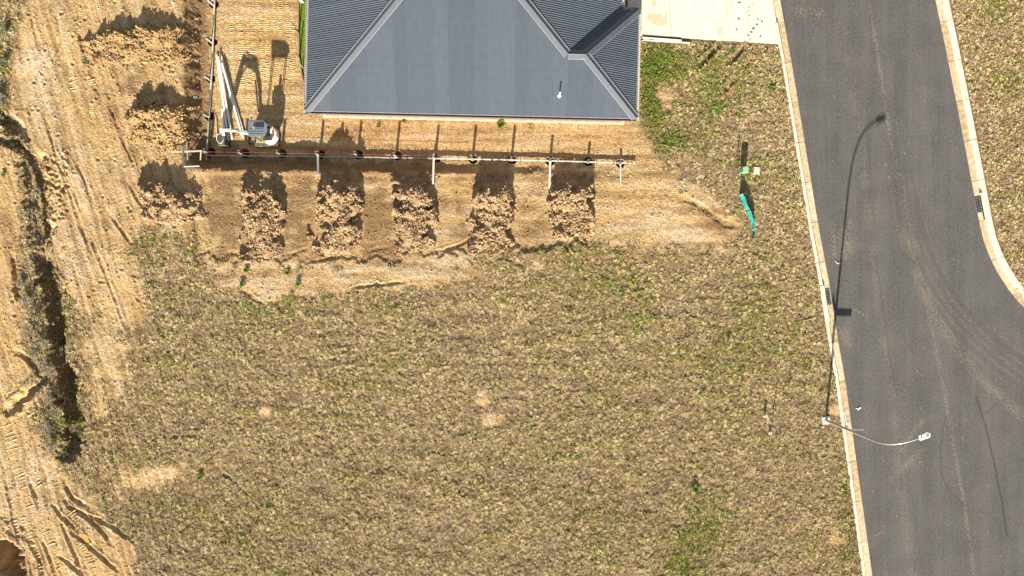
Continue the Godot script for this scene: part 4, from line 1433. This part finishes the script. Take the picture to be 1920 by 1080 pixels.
func make_excavator() -> void:
	var o := thing("mini_excavator", "white mini excavator with slate-blue canopy roof and a wide bucket lowered beside the posts", "excavator", Vector3(-15.25, 0.0, -9.42))
	o.position.y = height_at(-15.25, -8.92) - 0.01
	var white := mat("machine_white", 0.78, 0.77, 0.75, 0.35, 0.0, 0.05)
	var dark := mat("machine_dark", 0.045, 0.045, 0.05, 0.6)
	var rubber := mat("track_rubber", 0.2, 0.16, 0.12, 0.85, 0.0, 0.2, 3.0)
	var blue := mat("canopy_blue", 0.145, 0.19, 0.25, 0.45, 0.0, 0.06)
	var steel := mat("machine_steel", 0.35, 0.34, 0.33, 0.4, 0.5)
	for z in [-0.5, 0.5]:
		var st := shape()
		var poly := PackedVector2Array()
		for i in 9: poly.append(Vector2(-0.6, 0.19) + Vector2.from_angle(PI * 0.5 + PI * i / 8.0) * 0.19)
		for i in 9: poly.append(Vector2(0.58, 0.19) + Vector2.from_angle(-PI * 0.5 + PI * i / 8.0) * 0.19)
		prism(st, poly, 0.25, Transform3D(Basis.IDENTITY, Vector3(0, 0, z)))
		var tr := put("track", st, rubber, o)
		for i in 17:
			var cl := shape()
			box(cl, Vector3(-0.64 + i * 0.08, 0.39, z), Vector3(0.035, 0.03, 0.25))
			put("cleat", cl, rubber, tr)
	var un := shape()
	box(un, Vector3(0, 0.3, 0), Vector3(0.9, 0.22, 0.78))
	tube(un, Vector3(0.1, 0.4, 0), Vector3(0.1, 0.56, 0), 0.3, 0.3, 16)
	put("undercarriage", un, dark, o)
	var bl := shape()
	box(bl, Vector3(-1.12, 0.2, 0), Vector3(0.05, 0.26, 1.05))
	put("dozer_blade", bl, dark, o)
	for z in [-0.3, 0.3]:
		var ar := shape()
		bar(ar, Vector3(-0.4, 0.28, z), Vector3(-1.11, 0.22, z), 0.07, 0.08)
		put("blade_arm", ar, dark, o)
	var deck := shape()
	slab(deck, PackedVector2Array([Vector2(-0.5, -0.46), Vector2(0.3, -0.5), Vector2(0.3, 0.5), Vector2(-0.5, 0.46)]), 0.56, 0.66)
	put("floor_plate", deck, mat("floor_tan", 0.40, 0.33, 0.22, 0.8), o)
	var body := shape()
	var out := PackedVector2Array([Vector2(0.22, 0.55)])
	for i in 15:
		out.append(Vector2(0.26, 0) + Vector2.from_angle(PI * 0.5 - PI * i / 14.0) * 0.6)
	out.append(Vector2(0.22, -0.55))
	slab(body, out, 0.5, 1.02)
	var inner := PackedVector2Array([Vector2(0.3, 0.5)])
	for i in 15:
		inner.append(Vector2(0.28, 0) + Vector2.from_angle(PI * 0.5 - PI * i / 14.0) * 0.54)
	inner.append(Vector2(0.3, -0.5))
	slab(body, inner, 1.02, 1.07)
	put("engine_cover", body, white, o)
	var stripe := shape()
	for i in 6:
		var t0 := -0.5 + i / 6.0
		var p0 := Vector2(0.28, 0) + Vector2.from_angle(t0) * 0.43
		var p1 := Vector2(0.28, 0) + Vector2.from_angle(t0 + 0.17) * 0.43
		bar(stripe, Vector3(p0.x, 1.075, p0.y), Vector3(p1.x, 1.075, p1.y), 0.11, 0.012)
	put("red_stripe", stripe, mat("stripe_red", 0.42, 0.10, 0.06, 0.4, 0.0, 0.0), o)
	var seat := shape()
	box(seat, Vector3(0.22, 1.05, 0.0), Vector3(0.42, 0.16, 0.44))
	box(seat, Vector3(0.42, 1.32, 0.0), Vector3(0.12, 0.5, 0.42))
	put("seat", seat, dark, o)
	var con := shape()
	box(con, Vector3(0.35, 1.12, 0.36), Vector3(0.5, 0.14, 0.14))
	box(con, Vector3(0.35, 1.12, -0.36), Vector3(0.5, 0.14, 0.14))
	put("console", con, dark, o)
	for p in [[-0.2, -0.42], [-0.2, 0.36], [0.62, -0.42], [0.62, 0.36]]:
		var po := shape()
		bar(po, Vector3(p[0], 0.64 if p[0] < 0 else 1.05, p[1]), Vector3(p[0] + 0.03, 2.28, p[1]), 0.05, 0.05)
		put("canopy_post", po, dark, o)
	var roof := shape()
	var rp := PackedVector2Array([Vector2(-0.34, -0.46), Vector2(-0.28, -0.5), Vector2(0.52, -0.5), Vector2(0.74, -0.28), Vector2(0.78, 0.1), Vector2(0.62, 0.42), Vector2(0.5, 0.46), Vector2(-0.28, 0.46), Vector2(-0.34, 0.42)])
	slab(roof, rp, 2.26, 2.33)
	var cr := put("canopy_roof", roof, blue, o)
	for z in [-0.4, 0.06, 0.2, 0.34]:
		var rb := shape()
		box(rb, Vector3(0.12, 2.34, z), Vector3(0.8, 0.02, 0.05))
		put("roof_rib", rb, blue, cr)
	var ha := shape()
	box(ha, Vector3(0.34, 2.35, -0.2), Vector3(0.5, 0.05, 0.26))
	put("roof_hatch", ha, mat("hatch_navy", 0.02, 0.03, 0.06, 0.25, 0.0, 0.0), cr)
	var be := shape()
	tube(be, Vector3(0.0, 2.33, -0.06), Vector3(0.0, 2.45, -0.06), 0.06, 0.045, 10)
	put("beacon", be, mat("beacon_amber", 0.8, 0.32, 0.02, 0.3, 0.0, 0.0), cr)
	# boom, arm, rams and bucket
	var side := func(pts: Array, deep: float, z: float) -> SurfaceTool:
		var st := shape()
		var poly := PackedVector2Array()
		for p in pts: poly.append(Vector2(p[0], p[1]))
		prism(st, poly, deep, Transform3D(Basis.IDENTITY, Vector3(0, 0, z)))
		return st
	put("swing_post", side.call([[-0.45, 0.5], [-0.72, 0.5], [-0.74, 0.85], [-0.5, 0.85]], 0.2, 0.02), dark, o)
	var boom := put("boom", side.call([[-0.52, 0.68], [-0.68, 0.66], [-0.92, 1.28], [-1.2, 1.72], [-2.02, 1.98], [-2.06, 2.12], [-1.85, 2.14], [-1.1, 1.92], [-0.74, 1.42]], 0.16, 0.02), white, o)
	put("dipper_arm", side.call([[-1.94, 2.2], [-2.1, 2.16], [-2.5, 0.82], [-2.44, 0.74], [-2.36, 0.8], [-2.0, 1.72]], 0.14, 0.02), white, o)
	var r1 := shape()
	tube(r1, Vector3(-0.76, 0.7, 0.02), Vector3(-1.15, 1.5, 0.02), 0.05, 0.05, 10)
	put("boom_ram", r1, steel, o)
	var r2 := shape()
	tube(r2, Vector3(-1.2, 2.02, 0.02), Vector3(-1.92, 2.26, 0.02), 0.045, 0.035, 10)
	put("arm_ram", r2, steel, o)
	var r3 := shape()
	tube(r3, Vector3(-2.14, 2.0, 0.02), Vector3(-2.62, 0.95, 0.02), 0.045, 0.035, 10)
	put("bucket_ram", r3, steel, o)
	var bk := shape()
	var prof := [[-2.42, 0.74], [-2.6, 0.8], [-2.82, 0.64], [-2.9, 0.4], [-2.8, 0.16], [-2.5, 0.04], [-2.3, 0.06]]
	for i in prof.size() - 1:
		bar(bk, Vector3(prof[i][0], prof[i][1], 0.12), Vector3(prof[i + 1][0], prof[i + 1][1], 0.12), 0.98, 0.03)
	var sides := PackedVector2Array()
	for p in prof: sides.append(Vector2(p[0], p[1]))
	prism(bk, sides, 0.03, Transform3D(Basis.IDENTITY, Vector3(0, 0, -0.37)))
	prism(bk, sides, 0.03, Transform3D(Basis.IDENTITY, Vector3(0, 0, 0.61)))
	put("bucket", bk, mat("bucket_steel", 0.24, 0.22, 0.2, 0.5, 0.4, 0.2, 3.0), o)
	for z in [-0.06, 0.1, 0.16]:
		var hs := shape()
		var pts: Array = []
		for i in 13:
			var t := i / 12.0
			pts.append(Vector3(lerpf(-1.0, -2.55, t) - 0.05 * sin(t * 9.0), lerpf(1.95, 1.0, t * t) + 0.32 * sin(t * PI), z + sin(t * PI) * z * 1.2))
		chain(hs, pts, 0.02, 6)
		put("hose", hs, dark, boom)
	var ho := shape()
	var loop: Array = []
	for i in 15:
		var t := i / 14.0 * TAU * 0.8
		loop.append(Vector3(-2.6 + 0.22 * cos(t), 0.92 + 0.05 * sin(t * 2.0), 0.28 + 0.3 * sin(t)))
	chain(ho, loop, 0.018, 6)
	put("hose", ho, mat("hose_grey", 0.6, 0.6, 0.6, 0.5, 0.0, 0.0), boom)
	one_bar("timber_plank", plan(405.5, 222, 0.05) + Vector3(0, 0.03, 0), plan(407, 263, 0.05) + Vector3(0, 0.03, 0), 0.06, 0.04, mats["buff_timber"], "thin buff plank on the ground by the excavator's bucket", "plank")

# ------------------------------------------------------------------ street and verge
func make_street() -> void:
	var galv := mat("pole_galv", 0.52, 0.55, 0.57, 0.4, 0.5, 0.08, 1.0)
	var base := plan(1548, 788, 0.0)
	var o := thing("street_lamp", "tall galvanised street lamp arching over the road from the verge", "street lamp", base)
	var b := shape()
	box(b, Vector3(0, 0.03, 0), Vector3(0.46, 0.14, 0.46), Basis(Vector3.UP, 0.15))
	var bp := put("base_plate", b, mat("base_white", 0.74, 0.74, 0.74, 0.6, 0.1, 0.1, 2.0), o)
	for p in [[-0.15, -0.15], [0.15, -0.15], [-0.15, 0.15], [0.15, 0.15]]:
		var bo := shape()
		tube(bo, Vector3(p[0], 0.1, p[1]), Vector3(p[0], 0.17, p[1]), 0.03, 0.03, 6)
		put("bolt", bo, galv, bp)
	var po := shape()
	tube(po, Vector3(0, 0.1, 0), Vector3(0, 5.75, 0), 0.09, 0.055, 12)
	put("pole", po, galv, o)
	var ends := Vector3(1.4, 7.5, -0.53)
	var ar := shape()
	var pts: Array = []
	for i in 15:
		var t := i / 14.0
		var p := Vector3(0, 5.75, 0).bezier_interpolate(Vector3(0, 6.9, 0), Vector3(0.35, 7.45, -0.13), ends, t)
		pts.append(p)
	for i in 14:
		tube(ar, pts[i], pts[i + 1], 0.055 - 0.0012 * i, 0.055 - 0.0012 * (i + 1), 10)
	put("arm", ar, galv, o)
	var d := Vector3(1.4, 0, -0.53).normalized()
	var hx := Basis(d, Vector3.UP, d.cross(Vector3.UP))
	var he := shape()
	box(he, ends + d * 0.16, Vector3(0.34, 0.09, 0.26), hx)
	var hd := put("lamp_head", he, mat("lamp_white", 0.8, 0.8, 0.8, 0.4, 0.0, 0.04), o)
	var h2 := shape()
	var rp := PackedVector2Array()
	for i in 9: rp.append(Vector2.from_angle(-PI * 0.5 + PI * i / 8.0) * 0.15)
	rp.append(Vector2(-0.1, 0.15)); rp.append(Vector2(-0.1, -0.15))
	prism(h2, rp, 0.07, Transform3D(Basis(d, d.cross(Vector3.UP), -Vector3.UP), ends + d * 0.42))
	put("lamp_cover", h2, mats["lamp_white"], hd)
	for s in [-0.05, 0.05]:
		var fn := shape()
		box(fn, ends + d * 0.42 + hx.z * s + Vector3.UP * 0.045, Vector3(0.16, 0.02, 0.03), hx)
		put("cooling_slot", fn, mat("slot_grey", 0.18, 0.19, 0.2, 0.6), hd)
	var cell_ := shape()
	tube(cell_, ends + d * 0.08 + Vector3.UP * 0.04, ends + d * 0.08 + Vector3.UP * 0.1, 0.035, 0.03, 8)
	put("light_sensor", cell_, mats["slot_grey"], hd)
	# street name blades on the same pole
	var sign_m := mat("sign_white", 0.72, 0.74, 0.78, 0.5, 0.0, 0.0)
	for which in 2:
		var dir := Vector3(0.995, 0, 0.03) if which == 0 else Vector3(-0.2, 0, -0.98)
		var bl := shape()
		var c := Vector3(0, 2.72, 0) + dir.normalized() * 0.52
		var f := Basis(dir.normalized(), Vector3.UP, dir.normalized().cross(Vector3.UP))
		box(bl, c, Vector3(0.92, 0.2, 0.012), f)
		box(bl, Vector3(0, 2.72, 0) + dir.normalized() * 0.07, Vector3(0.06, 0.14, 0.05), f)
		var s := put("name_blade", bl, sign_m, o)
		for side in [-1.0, 1.0]:
			var tx := shape()
			var x := -0.36
			rng.seed = 5 + which
			while x < 0.36:
				var wd := rng.randf_range(0.03, 0.055)
				box(tx, c + f.x * x + f.z * side * 0.009, Vector3(wd, 0.1, 0.005), f)
				x += wd + 0.03
			var l := put("lettering", tx, mat("sign_blue", 0.03, 0.08, 0.42, 0.5, 0.0, 0.0), s)
			l.set_meta("kind", "stuff")
	# silt fence
	var line := [[1387, 366], [1391, 374], [1396, 387], [1401, 398], [1406, 410], [1409, 420], [1411, 430], [1412.5, 439], [1411.5, 448]]
	var p0 := plan(1401, 400, 0.0)
	var fe := thing("silt_fence", "turquoise silt fence fabric curving on stakes beside the small bank", "silt fence", p0)
	var fs := shape()
	for i in line.size() - 1:
		var a := plan(line[i][0], line[i][1]) - p0
		var c := plan(line[i + 1][0], line[i + 1][1]) - p0
		var ha := 0.62 if i < 6 else 0.62 - 0.13 * (i - 5)
		var hb := 0.62 if i < 5 else 0.62 - 0.13 * (i - 4)
		var lean := Vector3(-0.04 + 0.05 * (i % 2), 0, 0)
		var lean2 := Vector3(-0.04 + 0.05 * ((i + 1) % 2), 0, 0)
		quad(fs, a + Vector3.UP * -0.05, c + Vector3.UP * -0.05, c + lean2 + Vector3.UP * hb, a + lean + Vector3.UP * ha)
		var k := Vector3(0.012, 0, 0)
		quad(fs, a + k + Vector3.UP * -0.05, c + k + Vector3.UP * -0.05, c + k + lean2 + Vector3.UP * hb, a + k + lean + Vector3.UP * ha)
		quad(fs, a + lean + Vector3.UP * ha, c + lean2 + Vector3.UP * hb, c + k + lean2 + Vector3.UP * hb, a + k + lean + Vector3.UP * ha)
	put("fabric", fs, mat("turquoise", 0.02, 0.50, 0.50, 0.6, 0.0, 0.12, 2.0), fe)
	for i in [0, 3, 6, 8]:
		var ss := shape()
		var a := plan(line[i][0], line[i][1]) - p0 + Vector3(-0.03, 0, 0)
		box(ss, a + Vector3(0, 0.25, 0), Vector3(0.035, 0.8 if i < 6 else 0.6, 0.035))
		put("stake", ss, mats["buff_timber"], fe)
	# power pillar, lid, risers, stakes
	var pp := plan(1392, 321, 0.0)
	var pl := thing("power_pillar", "light green domed power pillar standing in the grass near the verge", "power pillar", pp)
	var ps := shape()
	box(ps, Vector3(0, 0.3, 0), Vector3(0.36, 0.68, 0.3))
	put("cabinet", ps, mat("pillar_green", 0.16, 0.42, 0.22, 0.5, 0.0, 0.06), pl)
	var pd := shape()
	var dome := PackedVector2Array()
	for i in 9: dome.append(Vector2.from_angle(PI * i / 8.0) * Vector2(0.19, 0.1))
	prism(pd, dome, 0.32, Transform3D(Basis.IDENTITY, Vector3(0, 0.64, 0)))
	put("lid", pd, mat("pillar_lid", 0.22, 0.50, 0.27, 0.5, 0.0, 0.06), pl)
	for q in [[1379.5, 318, 1.0, "pale steel star picket beside the green power pillar"], [1382, 327, 0.7, "short steel star picket just below the power pillar"]]:
		var a := plan(q[0], q[1])
		one_bar("star_picket", a + Vector3(0, -0.1, 0), a + Vector3(0, q[2], 0), 0.04, 0.04, galv, q[3], "picket", "pickets on the verge")
	var ld := shape()
	box(ld, Vector3.ZERO, Vector3(0.36, 0.07, 0.5), Basis(Vector3.UP, -0.05))
	var lid := top("pit_lid", ld, mats["kerb_new"], "pale concrete service pit lid at the lot corner near the power pillar", "pit lid")
	lid.position = plan(1418, 321) + Vector3(0, 0.03, 0)
	for q in [[1433, 779, 0.42, "white plastic pipe riser with the longer shadow near the lot corner"], [1443, 811.5, 0.16, "low white plastic pipe riser nearest the lot corner"]]:
		var st := shape()
		var n := 14
		for i in n:
			var t0 := TAU * i / n
			var t1 := TAU * (i + 1) / n
			var d0 := Vector3(cos(t0), 0, sin(t0))
			var d1 := Vector3(cos(t1), 0, sin(t1))
			var h := Vector3.UP * float(q[2])
			quad(st, d0 * 0.085 - Vector3.UP * 0.2, d1 * 0.085 - Vector3.UP * 0.2, d1 * 0.085 + h, d0 * 0.085 + h)
			quad(st, d0 * 0.05 - Vector3.UP * 0.2, d0 * 0.05 + h, d1 * 0.05 + h, d1 * 0.05 - Vector3.UP * 0.2)
			quad(st, d0 * 0.05 + h, d0 * 0.085 + h, d1 * 0.085 + h, d1 * 0.05 + h)
		var r := top("pipe_riser", st, mats["white_plastic"], q[3], "pipe", "pipe risers by the lot corner")
		r.position = plan(q[0], q[1]) + Vector3(0, height_at(plan(q[0], q[1]).x, plan(q[0], q[1]).z), 0)
	for q in [[1447, 794, 0.95, "white survey stake inside the lot corner"], [1424, 839, 0.4, "small dark-shadowed survey stake below the pipe risers"]]:
		var a := plan(q[0], q[1])
		a.y = height_at(a.x, a.z)
		one_bar("survey_stake", a + Vector3(0, -0.1, 0), a + Vector3(0.03, q[2], 0.02), 0.05, 0.04, mats["white_timber"], q[3], "stake", "survey stakes")
	# offcuts by the drive
	for q in [[1203, 71.4, 1277, 77, 0.08, "wider white trim length lying at the drive's edge against the house"], [1206, 76, 1293, 81.6, 0.07, "longer thin white trim length lying beside the drive"], [1226, 74.9, 1270, 78.3, 0.04, "shortest thin white trim length between the other two"]]:
		var a := plan(q[0], q[1]) + Vector3(0, 0.1, 0)
		var c := plan(q[2], q[3]) + Vector3(0, 0.1, 0)
		one_bar("trim_length", a, c, q[4], 0.04, mats["white_plastic"], q[5], "trim", "trim lengths by the drive")
	# bits on the road
	var tw := shape()
	tube(tw, Vector3.ZERO, Vector3(0.22, 0.01, 0.2), 0.02, 0.015, 6)
	tube(tw, Vector3(0.16, 0.01, 0.14), Vector3(0.38, 0.02, 0.16), 0.014, 0.008, 6)
	tube(tw, Vector3(0.1, 0.01, 0.1), Vector3(0.12, 0.02, 0.26), 0.012, 0.006, 6)
	var t1 := top("fallen_twig", tw, mat("bleached", 0.72, 0.68, 0.6, 0.8, 0.0, 0.1), "bleached forked twig lying on the asphalt by the kerb", "twig")
	t1.position = plan(1565, 489, -0.1) + Vector3(0, 0.02, 0)
	var li := shape()
	for i in 3:
		box(li, Vector3(-0.1 + i * 0.1, 0.015 + 0.01 * i, 0.05 * sin(i * 2.0)), Vector3(0.11, 0.01, 0.06), Basis(Vector3(0.2, 1, 0.3).normalized(), i * 0.9))
	var l2 := top("paper_scrap", li, mat("paper", 0.8, 0.8, 0.78, 0.8, 0.0, 0.05), "crumpled white paper scrap on the asphalt near the lamp", "litter")
	l2.position = plan(1609, 766, -0.1) + Vector3(0, 0.01, 0)

func make_garden() -> void:
	# sleeper wall and turf beside the house
	var o := thing("sleeper_wall", "low timber sleeper wall edging the green turf strip beside the house", "retaining wall", plan(561, 60))
	var wood := mat("sleeper", 0.40, 0.24, 0.17, 0.85, 0.0, 0.2, 2.0)
	var pts := [[560.5, -60], [561.5, 0], [562.5, 60], [563.5, 113], [568, 140], [573, 166]]
	for i in pts.size() - 1:
		var st := shape()
		bar(st, plan(pts[i][0], pts[i][1]) - o.position + Vector3(0, 0.12, 0), plan(pts[i + 1][0], pts[i + 1][1] - 0.4) - o.position + Vector3(0, 0.12, 0), 0.08, 0.36)
		put("sleeper", st, wood, o)
	for q in [[563.5, 112, 1.15, "grey steel fence post at the bend of the sleeper wall"], [562.5, 64, 1.0, "dark steel fence post halfway along the sleeper wall"], [570, 128, 0.75, "short steel post between the turf's tip and the house"]]:
		var a := plan(q[0], q[1])
		one_bar("fence_post", a + Vector3(0.0, -0.1, 0), a + Vector3(0, q[2], 0), 0.06, 0.06, mats["galv"] if q[1] > 100 else mats["machine_dark"], q[3], "post", "fence posts on the sleeper wall")
	for q in [[566.5, -35], [568.5, -20]]:
		var a := plan(q[0], q[1])
		one_bar("fence_post", a + Vector3(0.0, -0.1, 0), a + Vector3(0, 1.1, 0), 0.06, 0.06, mats["machine_dark"], ("farther" if q[0] < 567 else "nearer") + " steel fence post above the white capped pipe, beside the roof", "post", "fence posts on the sleeper wall")
	var rp := shape()
	tube(rp, Vector3(0, -0.1, 0), Vector3(0, 0.9, 0), 0.11, 0.11, 14)
	var rr := thing("drain_riser", "white capped pipe standing at the top of the turf strip", "pipe", plan(568, 5))
	put("pipe", rp, mats["white_plastic"], rr)
	var cap := shape()
	tube(cap, Vector3(0, 0.9, 0), Vector3(0, 0.92, 0), 0.07, 0.07, 12)
	put("opening", cap, mats["pit_dark"], rr)
	# turf blades
	var st2 := shape()
	var poly := PackedVector2Array()
	for p in [[562.5, -60], [563.5, 0], [564.5, 60], [565.0, 112], [569.5, 138], [574, 164], [581, 164], [592, 120], [592, -60]]:
		var w := plan(p[0], p[1])
		poly.append(Vector2(w.x, w.z))
	slab(st2, poly, -0.1, 0.16)
	var turf := put("turf", st2, mat("turf_soil", 0.10, 0.13, 0.03, 0.95, 0.0, 0.2, 2.0), self)
	turf.set_meta("kind", "structure")
	rng.seed = 404
	var buf := PackedFloat32Array()
	for n in 9000:
		var x := rng.randf_range(-13.4, -12.3)
		var z := rng.randf_range(-20.0, -12.4)
		if not Geometry2D.is_point_in_polygon(Vector2(x, z), poly): continue
		var s := rng.randf_range(0.35, 0.6)
		add_copy(buf, Basis(Vector3.UP, rng.randf() * TAU).scaled(Vector3(s, s, s)), Vector3(x, 0.155, z), Color(0.16, 0.27, 0.035) * rng.randf_range(0.7, 1.3))
	copies("lawn_grass", tuft_mesh(105, 9, 0.08, 0.12, 0.03), mats["grass"], buf, "dense bright green lawn grass in the strip beside the house", "lawn")

func weed(px: float, py: float, size: float, label: String, tone: Color) -> void:
	var p := on_ground(px, py)
	var o := thing("weed", label, "weed", p, "weeds on the bare soil")
	rng.seed = int(px * 13 + py)
	var st := shape()
	for i in 26:
		var a := rng.randf() * TAU
		var d := Vector3(cos(a), 0, sin(a))
		var s := Vector3(-sin(a), 0, cos(a))
		var r := size * rng.randf_range(0.3, 1.0)
		var h := size * rng.randf_range(0.25, 0.7)
		var w := size * rng.randf_range(0.12, 0.22)
		var p0 := d * r * 0.1
		var p1 := d * r * 0.55 + Vector3.UP * h
		var p2 := d * r + Vector3.UP * h * rng.randf_range(0.5, 0.9)
		for t in [p0, p1 - s * w, p1 + s * w, p1 - s * w, p2, p1 + s * w]:
			st.set_color(tone * (0.7 + 0.6 * float((i * 7) % 10) / 10.0))
			st.add_vertex(t)
	st.generate_normals()
	put("leaves", st, mats["grass"], o)

func shrub(px: float, py: float, size: float, label: String, green: float) -> void:
	var p := on_ground(px, py)
	var o := thing("dry_shrub", label, "shrub", p, "brush along the eroded ditch")
	rng.seed = int(px * 31 + py * 7)
	var st := shape()
	var lf := shape()
	for i in 26:
		var a := rng.randf() * TAU
		var d := Vector3(cos(a) * rng.randf_range(0.3, 1.0), rng.randf_range(0.45, 1.0), sin(a) * rng.randf_range(0.3, 1.0)) * size * rng.randf_range(0.6, 1.0)
		var mid := d * 0.55 + Vector3(rng.randf_range(-0.1, 0.1), rng.randf_range(-0.05, 0.08), rng.randf_range(-0.1, 0.1)) * size
		tube(st, d * 0.02, mid, 0.014, 0.01, 4, false)
		tube(st, mid, d, 0.01, 0.005, 4, false)
		for k in 3:
			var q := mid.lerp(d, rng.randf())
			var e := q + Vector3(rng.randf_range(-0.35, 0.35), rng.randf_range(0.0, 0.25), rng.randf_range(-0.35, 0.35)) * size
			tube(st, q, e, 0.007, 0.004, 3, false)
			for m in 4:
				var c := q.lerp(e, rng.randf()) + Vector3(rng.randf_range(-0.06, 0.06), rng.randf_range(-0.03, 0.05), rng.randf_range(-0.06, 0.06))
				var u := Vector3(rng.randf_range(-1, 1), rng.randf_range(-0.5, 0.5), rng.randf_range(-1, 1)).normalized() * rng.randf_range(0.025, 0.05)
				var w := u.cross(Vector3.UP).normalized() * rng.randf_range(0.012, 0.03)
				var col := Color(0.30, 0.26, 0.20) * rng.randf_range(0.6, 1.3)
				if rng.randf() < green: col = Color(0.10, 0.15, 0.045) * rng.randf_range(0.6, 1.3)
				for t in [c - u, c + w, c + u, c - u, c + u, c - w]:
					lf.set_color(col)
					lf.add_vertex(t)
	lf.generate_normals()
	put("branches", st, mat("twig_grey", 0.25, 0.215, 0.18, 0.9, 0.0, 0.15, 2.0), o)
	put("foliage", lf, mats["grass"], o)

const ORD := ["first", "second", "third", "fourth", "fifth", "sixth", "seventh", "eighth", "ninth", "tenth", "eleventh", "twelfth", "thirteenth", "fourteenth", "fifteenth", "sixteenth", "seventeenth", "eighteenth", "nineteenth", "twentieth", "twenty-first", "twenty-second", "twenty-third", "twenty-fourth", "twenty-fifth", "twenty-sixth"]

func make_plants() -> void:
	for w in [[940, 233, 0.42, "largest green weed, alone under the middle of the eave"], [758, 226, 0.24, "small green weed under the eave by the third post shadow"], [710, 236, 0.2, "green weed by the wheel marks below the eave"], [1017, 226, 0.2, "small weed at the eave just past the biggest weed"], [161, 117, 0.22, "green weed on the bare site track by the broad heap"], [560, 531, 0.26, "green weed at the edge of the second dug bay"], [540, 510, 0.24, "bright weed just below the first windrow"], [463, 505, 0.26, "green weed at the lower end of the first dug bay"], [455, 532, 0.28, "paired green weed lower in the first bay's grass"], [1187, 529, 0.3, "round yellow-green weed alone in the middle of the lot"], [1167, 552, 0.22, "smaller round weed beside the yellow-green one"], [1080, 450, 0.3, "green weed cluster at the end of the last windrow"], [377, 892, 0.3, "dark green weed under the little bank at the lot's lower corner"], [309, 445, 0.2, "green weed on pale soil below the dark heap"], [8, 327, 0.22, "green weed on the bare bank beyond the ditch"], [1303, 915, 0.34, "bright weed clump near the lower edge of the verge side"], [1448, 165, 0.3, "dark green weed in the verge beside the kerb"], [1375, 95, 0.22, "weed growing at the concrete drive's edge"]]:
		weed(w[0], w[1], w[2], w[3], Color(0.10, 0.17, 0.03) if w[0] != 1187 else Color(0.22, 0.25, 0.04))
	var sh := [[55, 560, 0.55], [70, 590, 0.6], [62, 620, 0.6], [82, 640, 0.6], [70, 660, 0.5], [92, 690, 0.55], [108, 600, 0.5], [112, 660, 0.55], [98, 745, 0.55], [110, 770, 0.65], [92, 800, 0.6], [120, 810, 0.65], [100, 830, 0.6], [130, 740, 0.55], [45, 530, 0.5], [85, 560, 0.45], [75, 360, 0.35], [60, 400, 0.35], [118, 720, 0.5], [98, 560, 0.45], [104, 625, 0.5], [120, 690, 0.45], [128, 765, 0.5], [138, 800, 0.45], [124, 850, 0.4], [84, 500, 0.4], [8, 190, 0.7], [6, 225, 0.6], [10, 120, 0.5], [12, 60, 0.5]]
	sh.sort_custom(func(p, q): return p[1] < q[1])
	var below := 0
	for i in sh.size():
		var s: Array = sh[i]
		var l := ""
		if s[1] < 300:
			l = "dark leafy brush at the edge of the site track, %s down the picture's side" % ORD[i]
		else:
			l = "dry grey-brown brush clump in the eroded ditch, %s down from its bend" % ORD[below]
			below += 1
		shrub(s[0], s[1], s[2], l, 0.2 if s[1] > 300 else 0.6)
	# odds and ends by the ditch
	var st := shape()
	rng.seed = 12
	for i in 5:
		box(st, Vector3(rng.randf_range(-0.2, 0.2), 0.03 + i * 0.015, rng.randf_range(-0.08, 0.08)), Vector3(0.2, 0.012, 0.1), Basis.from_euler(Vector3(rng.randf_range(-0.4, 0.4), rng.randf() * TAU, rng.randf_range(-0.4, 0.4))))
	var sc := top("plastic_scrap", st, mats["paper"], "torn white plastic scrap lying beside the ditch", "litter")
	sc.position = on_ground(133, 611)
	var lg := shape()
	tube(lg, Vector3(0, 0.05, -0.42), Vector3(0.05, 0.06, 0.1), 0.045, 0.055, 8)
	tube(lg, Vector3(0.05, 0.06, 0.1), Vector3(-0.02, 0.05, 0.4), 0.055, 0.04, 8)
	var log_ := top("grey_log", lg, mat("log_grey", 0.36, 0.32, 0.28, 0.85, 0.0, 0.2, 3.0), "short grey weathered log beside the ditch brush", "log")
	log_.position = on_ground(125, 670)
	# water standing in a wheel rut
	var pd := shape()
	var poly := PackedVector2Array()
	for i in 16:
		var a := TAU * i / 16.0
		var r := Vector2(cos(a) * 0.42, sin(a) * 0.15 * (1.0 + 0.3 * sin(a * 3.0))).rotated(0.72)
		poly.append(r)
	slab(pd, poly, -0.04, 0.0)
	var wt := put("puddle", pd, mat("muddy_water", 0.42, 0.28, 0.08, 0.12, 0.0, 0.0), self)
	wt.position = on_ground(159, 1008) + Vector3(0, 0.05, 0)
	wt.set_meta("kind", "structure")
	# one big lump on the last windrow
	var lump := put_mesh(numbered("soil_lump"), clod_mesh(9), mat("lump", 0.5, 0.40, 0.27, 0.95, 0.0, 0.2, 3.0), self)
	lump.position = on_ground(1070, 345) + Vector3(0, 0.35, 0)
	lump.scale = Vector3(0.2, 0.18, 0.18)
	tag(lump, "single big pale lump of soil on the windrow nearest the road", "lump")

func _ready() -> void:
	make_light()
	make_ground()
	make_road()
	make_drive()
	make_house()
	make_heaps()
	make_posts()
	make_formwork()
	make_excavator()
	make_street()
	make_grass()
	make_garden()
	make_plants()
	make_clods()
	make_treads()
